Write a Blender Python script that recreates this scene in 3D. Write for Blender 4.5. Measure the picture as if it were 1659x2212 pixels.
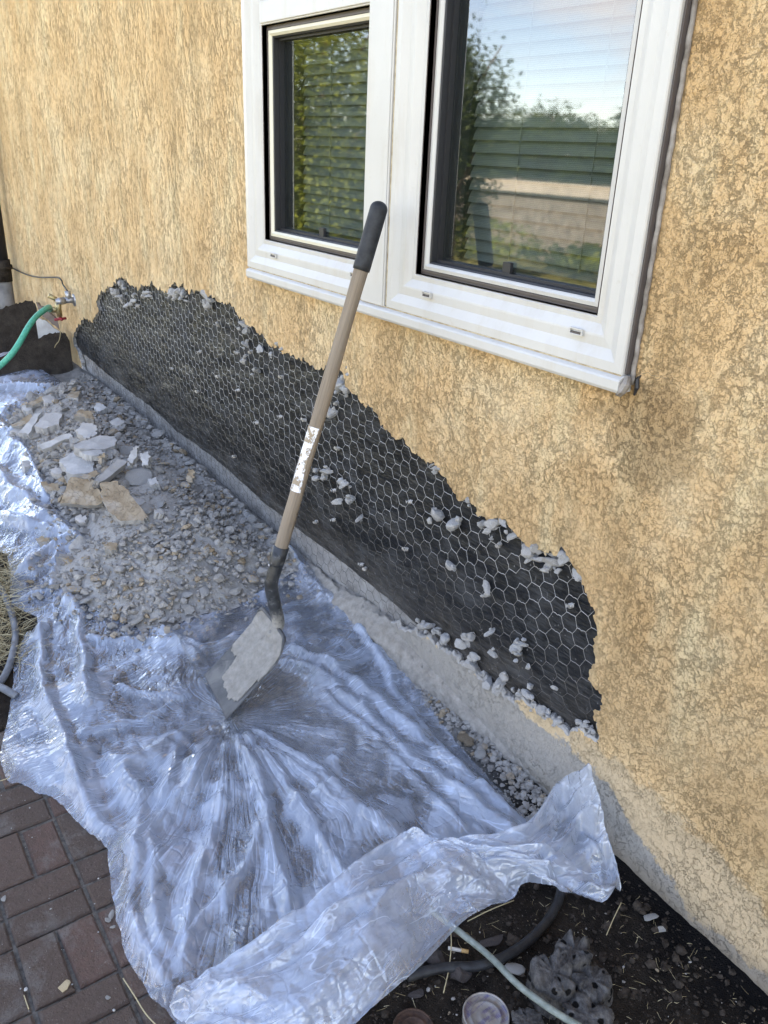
import bpy, bmesh, math, random
import numpy as np
from mathutils import Vector, Matrix
from mathutils.geometry import delaunay_2d_cdt
random.seed(7); rng = np.random.default_rng(7)
for o in list(bpy.data.objects): bpy.data.objects.remove(o)
S = bpy.context.scene; COL = S.collection
# ---------------------------------------------------------------- camera
# measured from the photograph's vanishing points (photo taken as 1659 x 2212)
PP = np.array([829.5, 1106.]); VX = np.array([-528, 265.]); VZ = np.array([649, 5102.])
F = math.sqrt(-np.dot(VX-PP, VZ-PP))
_a = np.array([*(VX-PP), F]); _a /= np.linalg.norm(_a)
_b = np.array([*(VZ-PP), F]); _b /= np.linalg.norm(_b)
_c = -np.cross(_a, _b); _c /= np.linalg.norm(_c)
R = np.array([-_a, _c, -_b])            # rows: world X (along wall), Y (into wall), Z (up) in camera (right, down, forward)
EYE = np.array([0, -1.25, 1.429])
cam = bpy.data.cameras.new('camera'); co = bpy.data.objects.new('camera', cam); COL.objects.link(co)
cam.sensor_fit = 'HORIZONTAL'; cam.sensor_width = 36; cam.lens = F/1659*36
cam.clip_start = .02; cam.clip_end = 2000
right, down, fwd = R[:, 0], R[:, 1], R[:, 2]
M = Matrix([[right[i], -down[i], -fwd[i], EYE[i]] for i in range(3)]+[[0, 0, 0, 1]])
co.matrix_world = M; S.camera = co
# ---------------------------------------------------------------- light
W = bpy.data.worlds.new('World'); S.world = W; W.use_nodes = True
SUN_EL, SUN_AZ = math.radians(56), math.radians(14)   # sun stands behind the house: this side of it is in shade
sd = Vector((math.sin(SUN_AZ)*math.cos(SUN_EL), math.cos(SUN_AZ)*math.cos(SUN_EL), math.sin(SUN_EL)))
nt = W.node_tree; nt.nodes.clear()
wo = nt.nodes.new('ShaderNodeOutputWorld'); bg = nt.nodes.new('ShaderNodeBackground')
sky = nt.nodes.new('ShaderNodeTexSky'); sky.sky_type = 'NISHITA'; sky.sun_disc = False
sky.sun_elevation = SUN_EL; sky.sun_rotation = SUN_AZ; sky.altitude = 3000; sky.air_density = 1.0; sky.dust_density = .15
tc = nt.nodes.new('ShaderNodeTexCoord'); mp = nt.nodes.new('ShaderNodeMapping'); mp.inputs['Scale'].default_value = (1, 1, 3.2)
cn = nt.nodes.new('ShaderNodeTexNoise'); cn.inputs['Scale'].default_value = 2.6; cn.inputs['Detail'].default_value = 7; cn.inputs['Roughness'].default_value = .6
cr = nt.nodes.new('ShaderNodeValToRGB'); cr.color_ramp.elements[0].position = .50; cr.color_ramp.elements[1].position = .74
cm = nt.nodes.new('ShaderNodeMix'); cm.data_type = 'RGBA'; cm.inputs['B'].default_value = (4.6, 4.8, 5.3, 1)
sx_ = nt.nodes.new('ShaderNodeSeparateXYZ'); nt.links.new(tc.outputs['Generated'], sx_.inputs[0]); hr = nt.nodes.new('ShaderNodeMapRange'); hr.inputs['From Min'].default_value = .12; hr.inputs['From Max'].default_value = .5; hr.inputs['To Min'].default_value = 1; hr.inputs['To Max'].default_value = .12; nt.links.new(sx_.outputs[2], hr.inputs[0])
hm = nt.nodes.new('ShaderNodeMath'); hm.operation = 'MULTIPLY'; nt.links.new(hr.outputs[0], hm.inputs[0])
for a_, b_ in ((tc.outputs['Generated'], mp.inputs[0]), (mp.outputs[0], cn.inputs['Vector']), (cn.outputs[0], cr.inputs[0]),
               (cr.outputs[0], hm.inputs[1]), (hm.outputs[0], cm.inputs['Factor']), (sky.outputs[0], cm.inputs['A']), (cm.outputs['Result'], bg.inputs[0]), (bg.outputs[0], wo.inputs[0])):
    nt.links.new(a_, b_)
bg.inputs[1].default_value = .13
sl = bpy.data.lights.new('sun', 'SUN'); sl.energy = 4.6; sl.angle = math.radians(.5); sl.color = (1, .95, .86)
so = bpy.data.objects.new('sun', sl); COL.objects.link(so); so.rotation_euler = sd.to_track_quat('Z', 'Y').to_euler()
V = S.view_settings; V.view_transform = 'Standard'; V.look = 'None'; V.gamma = 1; V.use_curve_mapping = False; V.exposure = 3.15
try:
    V.use_white_balance = True; V.white_balance_temperature = 8800; V.white_balance_tint = 17
except Exception: pass
try:
    S.cycles.transparent_max_bounces = 24; S.cycles.max_bounces = 10; S.cycles.sample_clamp_indirect = 6
except Exception: pass
# ---------------------------------------------------------------- measuring helpers
def ray(x, y): return R @ np.array([x-PP[0], y-PP[1], F])
def onY(x, y, Y=0.): r = ray(x, y); return EYE+r*((Y-EYE[1])/r[1])
def onZ(x, y, Z=0.): r = ray(x, y); return EYE+r*((Z-EYE[2])/r[2])
def onP(x, y, P, n): r = ray(x, y); return EYE+r*(np.dot(np.array(P)-EYE, n)/np.dot(r, n))
def sstep(a, b, x): t = np.clip((np.asarray(x, float)-a)/(b-a), 0, 1); return t*t*(3-2*t)
# ---------------------------------------------------------------- numpy noise
_PT = rng.random((256, 256)); 
def vnoise(x, y, seed=0):
    x = np.asarray(x, float)+seed*17.31; y = np.asarray(y, float)+seed*9.77
    xi = np.floor(x).astype(int); yi = np.floor(y).astype(int); fx = x-xi; fy = y-yi
    fx = fx*fx*fx*(fx*(fx*6-15)+10); fy = fy*fy*fy*(fy*(fy*6-15)+10)
    g = lambda i, j: _PT[(xi+i) & 255, (yi+j) & 255]
    return (g(0, 0)*(1-fx)+g(1, 0)*fx)*(1-fy)+(g(0, 1)*(1-fx)+g(1, 1)*fx)*fy
def fbm(x, y, oct=4, seed=0, gain=.5):
    s = 0; a = 1; t = 0
    for k in range(oct):
        s = s+a*vnoise(np.asarray(x)*2**k, np.asarray(y)*2**k, seed+k*3); t += a; a *= gain
    return s/t*2-1
# ---------------------------------------------------------------- ground height
_GX = np.array([-400, -9, -5, -4.3, -3.5, -3, -2.6, -2.25, -2.05, -1.7, -1.2, -.8, -.4, 400])
_GZ = np.array([.2, .2, .20, .19, .165, .145, .125, .10, .075, .065, .035, .01, -.01, -.01])
def G(x, y):
    x = np.asarray(x, float); y = np.asarray(y, float)
    return np.interp(x, _GX, _GZ)*(.12+.88*sstep(-1.0, -.35, y))
def GN(x, y):
    x = np.asarray(x, float); y = np.asarray(y, float); near = sstep(-2.2, -1.3, y)*sstep(-8, -6, x)*(1-sstep(.6, 2, x))
    z = G(x, y)+near*(.010*fbm(x*9, y*9, 5, 2, .6)+.005*fbm(x*50, y*50, 3, 5))
    z = z-.035*np.exp(-((y+.10)/.035)**2)*sstep(-1.75, -1.45, x)*(1-sstep(-1.15, -.95, x))
    return z+.03*np.exp(-((y+.02)/.05)**2)*(1-sstep(-2.1, -1.7, x))*near
def inpoly(x, y, P):
    x = np.asarray(x); y = np.asarray(y); r = np.zeros(x.shape, bool); n = len(P)
    for i in range(n):
        x1, y1 = P[i][:2]; x2, y2 = P[i-1][:2]
        c = ((y1 > y) != (y2 > y)) & (x < (x2-x1)*(y-y1)/((y2-y1) if y2 != y1 else 1e-12)+x1); r ^= c
    return r
def pdist(x, y, P, closed=True):
    x = np.asarray(x, float); y = np.asarray(y, float); d = np.full(x.shape, 1e9)
    n = len(P)
    for i in range(0 if closed else 1, n):
        ax, ay = P[i-1][:2]; bx, by = P[i][:2]; L = (bx-ax)**2+(by-ay)**2+1e-12
        t = np.clip(((x-ax)*(bx-ax)+(y-ay)*(by-ay))/L, 0, 1)
        d = np.minimum(d, np.hypot(x-ax-t*(bx-ax), y-ay-t*(by-ay)))
    return d
def onG(x, y, off=0., f=None):
    f = f or G; z = .05
    for _ in range(12):
        p = onZ(x, y, z+off); z = z*.4+.6*float(f(p[0], p[1]))
    return onZ(x, y, z+off)
RUB = np.array([onG(x, y, .04)[:2] for x, y in [(150, 812), (205, 838), (300, 925), (430, 1022), (525, 1118), (592, 1195), (585, 1240), (560, 1275), (500, 1305), (420, 1322), (340, 1352), (290, 1345), (250, 1325), (190, 1300), (135, 1275), (100, 1240), (120, 1190), (175, 1160), (130, 1110), (95, 1060), (50, 960), (15, 900), (55, 860), (110, 835)]])
RUB[1:7, 1] = -.012
def mound(x, y):
    x = np.asarray(x, float); y = np.asarray(y, float)
    d = pdist(x, y, RUB)*inpoly(x, y, RUB)
    return .080*sstep(0, .26, d)*(1+.35*fbm(x*5, y*5, 3, 4))+.008*sstep(0, .03, d)
def SURF(x, y): return np.maximum(G(x, y), GN(x, y))+mound(x, y)
# ---------------------------------------------------------------- object helpers
def tag(o, label=None, cat=None, group=None, kind=None):
    kind = kind or ('thing' if cat else None)
    for k, v in (('label', label), ('category', cat), ('group', group), ('kind', kind)):
        if v: o[k] = v
    return o
def empty(name, loc=(0, 0, 0), **k):
    o = bpy.data.objects.new(name, None); COL.objects.link(o); o.location = loc; o.empty_display_size = .1; return tag(o, **k)
def mesh_obj(name, verts, faces, mat, parent=None, smooth=False, loc=(0, 0, 0), mats=None, midx=None):
    me = bpy.data.meshes.new(name); me.from_pydata([tuple(map(float, v)) for v in verts], [], [tuple(int(i) for i in f) for f in faces])
    for m in (mats or [mat]): me.materials.append(m)
    if midx is not None: me.polygons.foreach_set('material_index', np.asarray(midx, dtype=np.int32))
    if smooth: me.polygons.foreach_set('use_smooth', np.ones(len(me.polygons), dtype=bool))
    me.update(); o = bpy.data.objects.new(name, me); COL.objects.link(o); o.location = loc
    if parent: o.parent = parent; o.location = Vector(loc)-parent.location
    return o
class MB:
    def __init__(s): s.v = []; s.f = []; s.m = []
    def add(s, v, f, m=0):
        b = len(s.v); s.v += [tuple(map(float, p)) for p in v]; s.f += [tuple(int(i)+b for i in q) for q in f]; s.m += [m]*len(f)
    def box(s, a, b, m=0):
        x0, y0, z0 = a; x1, y1, z1 = b
        s.add([(x0, y0, z0), (x1, y0, z0), (x1, y1, z0), (x0, y1, z0), (x0, y0, z1), (x1, y0, z1), (x1, y1, z1), (x0, y1, z1)],
              [(0, 3, 2, 1), (4, 5, 6, 7), (0, 1, 5, 4), (1, 2, 6, 5), (2, 3, 7, 6), (3, 0, 4, 7)], m)
    def tube(s, P, r, n=10, cap=True, m=0, jit=0):
        P = [np.array(p, float) for p in P]; rr = r if hasattr(r, '__len__') else [r]*len(P); vs = []; u = None
        for i, p in enumerate(P):
            t = P[min(i+1, len(P)-1)]-P[max(i-1, 0)]; t = t/(np.linalg.norm(t)+1e-12)
            if u is None: u = np.cross(t, (0, 0, 1) if abs(t[2]) < .9 else (1, 0, 0))
            u = u-t*np.dot(u, t); u /= np.linalg.norm(u)+1e-12; w = np.cross(t, u)
            for k in range(n):
                a = 2*math.pi*k/n; q = rr[i]*(1+(random.uniform(-jit, jit) if jit else 0)); vs.append(p+q*(math.cos(a)*u+math.sin(a)*w))
        fs = [(i*n+k, i*n+(k+1) % n, (i+1)*n+(k+1) % n, (i+1)*n+k) for i in range(len(P)-1) for k in range(n)]
        if cap: fs += [tuple(range(n-1, -1, -1)), tuple((len(P)-1)*n+k for k in range(n))]
        s.add(vs, fs, m)
    def build(s, name, mat, parent=None, smooth=False, loc=(0, 0, 0), **k):
        v = [tuple(np.array(p)-np.array(loc)) for p in s.v] if any(loc) else s.v
        return mesh_obj(name, v, s.f, mat, parent, smooth, loc, midx=(s.m if any(s.m) else None), **k)
def spline(P, n=8):
    P = [np.array(p, float) for p in P]; Q = [2*P[0]-P[1]]+P+[2*P[-1]-P[-2]]; out = []
    for i in range(1, len(Q)-2):
        for k in range(n):
            t = k/n; a, b, c, d = Q[i-1:i+3]
            out.append(.5*((2*b)+(c-a)*t+(2*a-5*b+4*c-d)*t*t+(3*b-a-3*c+d)*t**3))
    out.append(P[-1]); return out
def bevel(o, w=.002, seg=2):
    m = o.modifiers.new('bevel', 'BEVEL'); m.width = w; m.segments = seg; m.limit_method = 'ANGLE'; return o
# ---------------------------------------------------------------- materials
class NB:
    def __init__(s, name, rough=.8, spec=.3):
        s.m = bpy.data.materials.new(name); s.m.use_nodes = True; s.t = s.m.node_tree; s.p = s.t.nodes['Principled BSDF']; s.out = s.t.nodes['Material Output']
        s.p.inputs['Roughness'].default_value = rough; s.p.inputs['Specular IOR Level'].default_value = spec
        s.tc = s.t.nodes.new('ShaderNodeTexCoord').outputs['Object']
    def n(s, ty, **k):
        x = s.t.nodes.new(ty)
        for a, b in k.items(): setattr(x, a, b)
        return x
    def setin(s, i, v):
        if hasattr(v, 'is_linked') or hasattr(v, 'links'): s.t.links.new(v, i)
        else: i.default_value = v
    def map(s, sc=(1, 1, 1), rot=(0, 0, 0), src=None):
        x = s.n('ShaderNodeMapping'); x.inputs['Scale'].default_value = sc; x.inputs['Rotation'].default_value = rot; s.setin(x.inputs[0], src or s.tc); return x.outputs[0]
    def noise(s, scale, detail=4, rough=.55, vec=None, dist=0, col=False):
        x = s.n('ShaderNodeTexNoise'); x.inputs['Scale'].default_value = scale; x.inputs['Detail'].default_value = detail
        x.inputs['Roughness'].default_value = rough; x.inputs['Distortion'].default_value = dist; s.setin(x.inputs['Vector'], vec or s.tc); return x.outputs[1 if col else 0]
    def vor(s, scale, vec=None, feat='F1', out=0, rnd=1):
        x = s.n('ShaderNodeTexVoronoi', feature=feat); x.inputs['Scale'].default_value = scale; x.inputs['Randomness'].default_value = rnd; s.setin(x.inputs['Vector'], vec or s.tc); return x.outputs[out]
    def ramp(s, f, st):
        x = s.n('ShaderNodeValToRGB'); e = x.color_ramp.elements
        while len(e) < len(st): e.new(.5)
        for i, (p, c) in enumerate(st):
            e[i].position = p; e[i].color = (*c, 1) if hasattr(c, '__len__') else (c, c, c, 1)
        s.setin(x.inputs[0], f); return x.outputs[0]
    def mix(s, f, a, b, bt='MIX'):
        x = s.n('ShaderNodeMix', data_type='RGBA', blend_type=bt)
        for i, v in (('Factor', f), ('A', a), ('B', b)):
            if isinstance(v, tuple) and len(v) == 3: v = (*v, 1)
            s.setin(x.inputs[i], v)
        return x.outputs['Result']
    def math(s, op, a, b=0., c=None, clamp=False):
        x = s.n('ShaderNodeMath', operation=op, use_clamp=clamp); s.setin(x.inputs[0], a); s.setin(x.inputs[1], b)
        if c is not None: s.setin(x.inputs[2], c)
        return x.outputs[0]
    def sep(s, v=None):
        x = s.n('ShaderNodeSeparateXYZ'); s.setin(x.inputs[0], v or s.tc); return x.outputs
    def warp(s, amt, scale, vec=None, det=3):
        c = s.noise(scale, det, .5, vec, col=True); x = s.n('ShaderNodeVectorMath', operation='MULTIPLY_ADD')
        s.setin(x.inputs[0], c); x.inputs[1].default_value = (amt,)*3; s.setin(x.inputs[2], vec or s.tc); return x.outputs[0]
    def bump(s, h, st=1., dist=.01, nrm=None):
        x = s.n('ShaderNodeBump'); x.inputs['Strength'].default_value = st; x.inputs['Distance'].default_value = dist; s.setin(x.inputs['Height'], h)
        if nrm is not None: s.setin(x.inputs['Normal'], nrm)
        return x.outputs[0]
    def schlick(s, k=1., add=0., nrm=None):
        lw = s.n('ShaderNodeLayerWeight'); lw.inputs[0].default_value = .5
        if nrm is not None: s.setin(lw.inputs['Normal'], nrm)
        f5 = s.math('POWER', lw.outputs['Facing'], 5.); return s.math('MULTIPLY_ADD', f5, .96*k, .04*k+add, clamp=True)
    def done(s, color=None, rough=None, bump=None, metal=None):
        if color is not None: s.setin(s.p.inputs['Base Color'], (*color, 1) if isinstance(color, tuple) and len(color) == 3 else color)
        if rough is not None: s.setin(s.p.inputs['Roughness'], rough)
        if metal is not None: s.setin(s.p.inputs['Metallic'], metal)
        if bump is not None: s.setin(s.p.inputs['Normal'], bump)
        return s.m
def worn(name, c0, c1, scale=30, rough=.7, spec=.3, metal=0, bst=.4, bd=.002, c2=None, lo=.35, hi=.65):
    b = NB(name, rough, spec); n = b.noise(scale, 6, .6); c = b.ramp(n, [(lo, c0), (hi, c1)])
    if c2: c = b.mix(b.ramp(b.noise(scale*.31, 5, .7, b.warp(.3, scale*.2)), [(.55, 0), (.66, 1)]), c, c2)
    return b.done(c, None, b.bump(b.noise(scale*5, 4, .65), bst, bd), metal)
# --- stucco wall: tan paint over sand-float texture with broken skip-trowel skin
def stucco():
    b = NB('stucco', .92, .12); x, y, z = b.sep()
    # texture is dragged vertically towards the far end
    k = b.math('SUBTRACT', 1, b.ramp(b.math('MULTIPLY_ADD', x, -.25, -.3), [(0.0, 0), (.55, 1)]))
    vert = b.map((1, 1, .30)); iso = b.map((1, 1, .85))
    far = b.ramp(b.math('MULTIPLY_ADD', x, -.28, -.35), [(.05, 0), (.55, 1)])
    vec = b.mix(far, iso, vert)
    wv = b.warp(.006, 40, vec, 3)
    n1 = b.noise(30, 9, .70, wv, .15); skin = b.ramp(n1, [(.485, 0), (.505, .9), (.60, 1)])
    n2 = b.noise(105, 5, .62, wv, .1); skin2 = b.ramp(n2, [(.50, 0), (.53, .8), (.66, 1)])
    grain = b.noise(430, 3, .75); mid = b.noise(190, 5, .7, vec)
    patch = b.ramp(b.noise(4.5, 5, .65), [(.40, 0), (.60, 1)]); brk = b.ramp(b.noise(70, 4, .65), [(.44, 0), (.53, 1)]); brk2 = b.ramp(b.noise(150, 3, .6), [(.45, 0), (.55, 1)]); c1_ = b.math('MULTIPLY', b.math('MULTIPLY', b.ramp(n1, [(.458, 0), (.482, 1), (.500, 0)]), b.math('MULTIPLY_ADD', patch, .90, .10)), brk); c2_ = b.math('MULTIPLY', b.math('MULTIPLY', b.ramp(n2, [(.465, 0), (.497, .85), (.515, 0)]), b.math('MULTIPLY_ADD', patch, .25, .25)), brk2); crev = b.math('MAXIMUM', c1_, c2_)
    fk = b.math('MULTIPLY_ADD', far, .2, .8); h = b.math('MULTIPLY', fk, b.math('ADD', b.math('MULTIPLY', skin, b.math('MULTIPLY_ADD', patch, .95, .08)), b.math('MULTIPLY', skin2, b.math('MULTIPLY_ADD', patch, -.25, .55))))
    h = b.math('ADD', h, b.math('MULTIPLY', mid, .50)); h = b.math('ADD', h, b.math('MULTIPLY', grain, .30)); h = b.math('SUBTRACT', h, b.math('MULTIPLY', crev, .5))
    # paint: base, sun-bleached blotches, rain streaks, shade of grooves and hollows put into the colour
    base = b.ramp(b.noise(2.6, 8, .68), [(.36, (.76, .46, .22)), (.50, (.90, .59, .31)), (.63, (.97, .72, .43))])
    st = b.noise(3.2, 6, .65, b.map((2.6, 2.6, .35)))
    base = b.mix(b.ramp(st, [(.50, 0), (.72, .7)]), base, (.52, .345, .18))
    base = b.mix(b.ramp(b.noise(5.5, 5, .6, b.map((1.4, 1, .5))), [(.52, 0), (.70, .75)]), base, (.95, .76, .46))
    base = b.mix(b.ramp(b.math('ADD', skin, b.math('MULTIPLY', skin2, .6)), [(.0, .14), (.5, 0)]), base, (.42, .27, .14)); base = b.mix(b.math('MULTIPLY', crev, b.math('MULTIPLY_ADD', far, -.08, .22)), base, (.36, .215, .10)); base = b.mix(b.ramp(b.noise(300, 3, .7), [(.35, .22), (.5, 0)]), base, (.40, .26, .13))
    # brown water stain below the window's near corner
    def blob(cx, cz, sx, sz):
        dx = b.math('MULTIPLY', b.math('SUBTRACT', x, cx), 1/sx); dz = b.math('MULTIPLY', b.math('SUBTRACT', z, cz), 1/sz)
        d = b.math('ADD', b.math('MULTIPLY', dx, dx), b.math('MULTIPLY', dz, dz))
        d = b.math('ADD', d, b.math('MULTIPLY_ADD', b.noise(7, 7, .72), 4.2, -2.1)); return b.ramp(d, [(.30, 1), (.62, .75), (.85, 0)])
    base = b.mix(b.math('MULTIPLY', far, .22), base, (1., .76, .44))  # golden glow on the far end, mixed into the paint colour
    low_ = b.ramp(b.math('ADD', z, b.math('MULTIPLY_ADD', b.noise(2.5, 5, .6), .7, -.35)), [(.15, .55), (.85, 0)]); base = b.mix(b.math('MULTIPLY', low_, b.math('SUBTRACT', 1, far)), base, (.60, .40, .205))  # light falling off towards the foot, painted as a darker tone
    base = b.mix(b.math('MULTIPLY', blob(-.90, .975, .13, .13), .60), base, (.40, .25, .125))
    base = b.mix(b.math('MULTIPLY', blob(-.70, 1.75, .14, .3), .35), base, (.36, .22, .1))
    # unpainted, weathered foot of the wall
    nz = b.math('MULTIPLY_ADD', b.noise(8, 9, .72), .17, -.085); zn = b.math('ADD', z, nz)
    T = b.math('MINIMUM', b.math('MAXIMUM', b.math('MULTIPLY_ADD', x, -.55, -.30), .03), .19); T2 = b.math('MINIMUM', b.math('MAXIMUM', b.math('MULTIPLY_ADD', x, -.35, .0), .15), .24)
    rt = b.ramp(b.math('ADD', x, 1.9), [(0, 0), (.15, 1)]); g1 = b.math('SUBTRACT', zn, T); g2 = b.math('SUBTRACT', zn, T2); zz = g2
    foot = b.mix(b.noise(55, 5, .7), (.40, .37, .32), (.235, .22, .20))
    pale = b.mix(b.noise(40, 5, .7), (.62, .47, .30), (.47, .35, .22))
    base = b.mix(b.math('MULTIPLY', b.ramp(b.math('ADD', g2, .5), [(.494, .9), (.512, 0)]), rt), base, pale)
    base = b.mix(b.math('MULTIPLY', b.ramp(b.math('ADD', g1, .5), [(.497, 1), (.503, 0)]), rt), base, foot)
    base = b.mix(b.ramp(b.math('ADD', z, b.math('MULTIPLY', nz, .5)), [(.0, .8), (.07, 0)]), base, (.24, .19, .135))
    flat = b.ramp(b.math('ADD', g2, .5), [(.46, .15), (.60, 1)])
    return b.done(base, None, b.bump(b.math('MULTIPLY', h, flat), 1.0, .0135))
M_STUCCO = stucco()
def mortar(name='mortar', c0=(.25, .243, .23), c1=(.44, .428, .405), tan=.0, sc=40):
    b = NB(name, .95, .1); g = b.ramp(b.noise(sc, 6, .65), [(.3, c0), (.7, c1)])
    r = b.n('ShaderNodeObjectInfo').outputs['Random']
    g = b.mix(b.ramp(r, [(.0, .25), (1, 0)]), g, (.36, .30, .235))
    if tan: g = b.mix(b.ramp(b.noise(6, 3, .5), [(.52, 0), (.56, 1)]), g, (.50, .335, .17))
    h = b.math('ADD', b.noise(sc*5, 5, .7), b.math('MULTIPLY', b.noise(sc*1.2, 3), 1.2))
    return b.done(g, None, b.bump(h, .7, .004))
M_MORTAR = mortar(); M_MORTAR_T = mortar('mortar_with_paint', tan=1); M_LUMP = mortar('mortar_lump', (.30, .295, .285), (.54, .53, .51), sc=14)
M_DUST = mortar('mortar_dust', (.27, .255, .235), (.43, .41, .375), sc=90)
def tanface():
    b = NB('painted_stucco_face', .95, .1)
    c = b.ramp(b.noise(28, 6, .6), [(.35, (.235, .175, .115)), (.65, (.36, .285, .20))]); c = b.mix(b.ramp(b.noise(11, 5, .6), [(.5, 0), (.7, .6)]), c, (.40, .37, .33))
    s = b.ramp(b.noise(45, 6, .6, b.warp(.02, 40), .5), [(.47, 0), (.5, 1)])
    return b.done(c, None, b.bump(b.math('ADD', s, b.math('MULTIPLY', b.noise(300, 3), .6)), .8, .003))
M_TAN = tanface()
def paper():
    b = NB('building_paper', .55, .35); x, y, z = b.sep()
    c = b.ramp(b.noise(14, 6, .65), [(.35, (.004, .0045, .0055)), (.7, (.014, .015, .016))])
    d = b.noise(9, 8, .72, b.warp(.25, 6)); dust = b.ramp(d, [(.50, 0), (.72, .55)])
    s = b.ramp(b.noise(5, 8, .75, b.map((.6, 1, 2.2))), [(.52, 0), (.8, .6)])
    farm = b.ramp(b.math('MULTIPLY_ADD', x, -.3, -.25), [(.1, .12), (.85, .8)])
    c = b.mix(b.math('MULTIPLY', dust, .45), c, (.16, .165, .17)); c = b.mix(b.ramp(b.noise(26, 8, .8, b.map((2.2, 1, .8))), [(.60, 0), (.68, .55)]), c, (.16, .16, .16)); c = b.mix(b.math('MULTIPLY', s, b.math('ADD', farm, .15)), c, (.19, .175, .155))
    low = b.math('ADD', z, b.math('MULTIPLY_ADD', b.noise(8, 5), .2, -.1))
    c = b.mix(b.math('MULTIPLY', b.ramp(low, [(.22, .45), (.34, 0)]), b.noise(30, 4)), c, (.15, .13, .105))
    c = b.mix(b.ramp(b.vor(45, b.warp(.03, 20)), [(.05, .5), (.12, 0)]), c, (.30, .30, .30))
    n = b.bump(b.noise(6, 4, .6, b.map((.7, 1, 2.5))), .9, .03); n = b.bump(b.noise(160, 3, .6), .35, .002, n)
    return b.done(c, b.ramp(d, [(.45, .42), (.65, .8)]), n)
M_PAPER = paper()
def wire():
    b = NB('galvanised_wire', .45, .5); x, y, z = b.sep()
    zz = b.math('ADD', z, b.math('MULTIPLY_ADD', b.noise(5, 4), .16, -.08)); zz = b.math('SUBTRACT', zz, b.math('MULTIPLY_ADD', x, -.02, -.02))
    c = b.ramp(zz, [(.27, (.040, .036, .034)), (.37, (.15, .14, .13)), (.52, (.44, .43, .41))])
    c = b.mix(b.ramp(b.noise(120, 4), [(.5, 0), (.7, .6)]), c, (.22, .19, .16))
    return b.done(c, None, None, .25)
M_WIRE = wire()
def concrete():
    b = NB('foundation_concrete', .95, .12)
    c = b.ramp(b.noise(9, 7, .65), [(.3, (.27, .255, .235)), (.7, (.42, .405, .38))]); c = b.mix(b.ramp(b.noise(45, 5, .7), [(.45, 0), (.7, .5)]), c, (.20, .187, .168)); c = b.mix(b.ramp(b.noise(14, 8, .75), [(.52, 0), (.62, .6)]), c, (.17, .155, .14))
    return b.done(c, None, b.bump(b.math('ADD', b.noise(90, 7, .75), b.noise(25, 4)), 1, .008))
M_CONC = concrete()
def vinyl():
    b = NB('white_vinyl', .38, .45); c = b.ramp(b.noise(3, 5, .6), [(.35, (.475, .462, .435)), (.7, (.53, .515, .485))])
    c = b.mix(b.ramp(b.noise(60, 6, .75), [(.60, 0), (.78, .4)]), c, (.36, .30, .23)); c = b.mix(b.ramp(b.noise(5, 6, .7, b.map((4, 4, .6))), [(.52, 0), (.74, .38)]), c, (.40, .345, .27)); return b.done(c, None, b.bump(b.noise(250, 2), .05, .001))
M_VINYL = vinyl()
M_BEAD = NB('cream_bead', .45, .4).done((.66, .62, .50)); M_DIRT = worn('grime_line', (.30, .22, .13), (.50, .42, .30), 60)
M_BLACK = NB('black_gasket', .5, .4).done((.02, .02, .022)); M_DKBRZ = NB('dark_channel', .5, .4).done((.085, .07, .065))
M_CAULK = worn('old_caulk', (.16, .135, .115), (.33, .30, .27), 40, .8)
def glass():
    b = NB('window_glass'); t = b.n('ShaderNodeBsdfTransparent'); t.inputs[0].default_value = (.80, .86, .83, 1)
    g = b.n('ShaderNodeBsdfGlossy'); g.inputs['Roughness'].default_value = .028; g.inputs[0].default_value = (.92, .96, 1, 1)
    
    mx = b.n('ShaderNodeMixShader'); b.setin(mx.inputs[0], b.schlick(1.6, .065))
    b.t.links.new(t.outputs[0], mx.inputs[1]); b.t.links.new(g.outputs[0], mx.inputs[2]); b.t.links.new(mx.outputs[0], b.out.inputs[0]); return b.m
M_GLASS = glass()
def screenm():
    b = NB('insect_screen'); t = b.n('ShaderNodeBsdfTransparent'); d = b.n('ShaderNodeBsdfDiffuse'); d.inputs[0].default_value = (.05, .055, .055, 1)
    x, y, z = b.sep(); w = b.math('SINE', b.math('MULTIPLY', z, 2*math.pi/.0035)); f = b.math('MULTIPLY_ADD', w, .07, .20)
    mx = b.n('ShaderNodeMixShader'); b.setin(mx.inputs[0], f); b.t.links.new(t.outputs[0], mx.inputs[1]); b.t.links.new(d.outputs[0], mx.inputs[2]); b.t.links.new(mx.outputs[0], b.out.inputs[0]); return b.m
M_SCREEN = screenm()
M_BLIND = worn('blind_slat', (.10, .118, .108), (.14, .158, .146), 5, .5); M_ROOM = NB('dark_room', .9).done((.03, .032, .035))
def brick():
    b = NB('brick_paver', .93, .15)
    a = b.n('ShaderNodeAttribute', attribute_name='tint').outputs['Fac']
    c = b.ramp(a, [(0, (.108, .078, .062)), (.6, (.132, .090, .070)), (1, (.155, .094, .073))])
    c = b.mix(b.ramp(b.noise(55, 6, .7), [(.40, 0), (.72, .6)]), c, (.095, .070, .052))
    c = b.mix(b.ramp(b.noise(7, 8, .72, b.warp(.1, 9)), [(.52, 0), (.72, .7)]), c, (.24, .225, .20))
    c = b.mix(b.ramp(b.noise(260, 3, .7), [(.62, 0), (.72, .7)]), c, (.30, .25, .21))
    return b.done(c, None, b.bump(b.math('ADD', b.noise(150, 5, .7), b.noise(22, 4)), 1.0, .007))
M_BRICK = brick()
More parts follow.
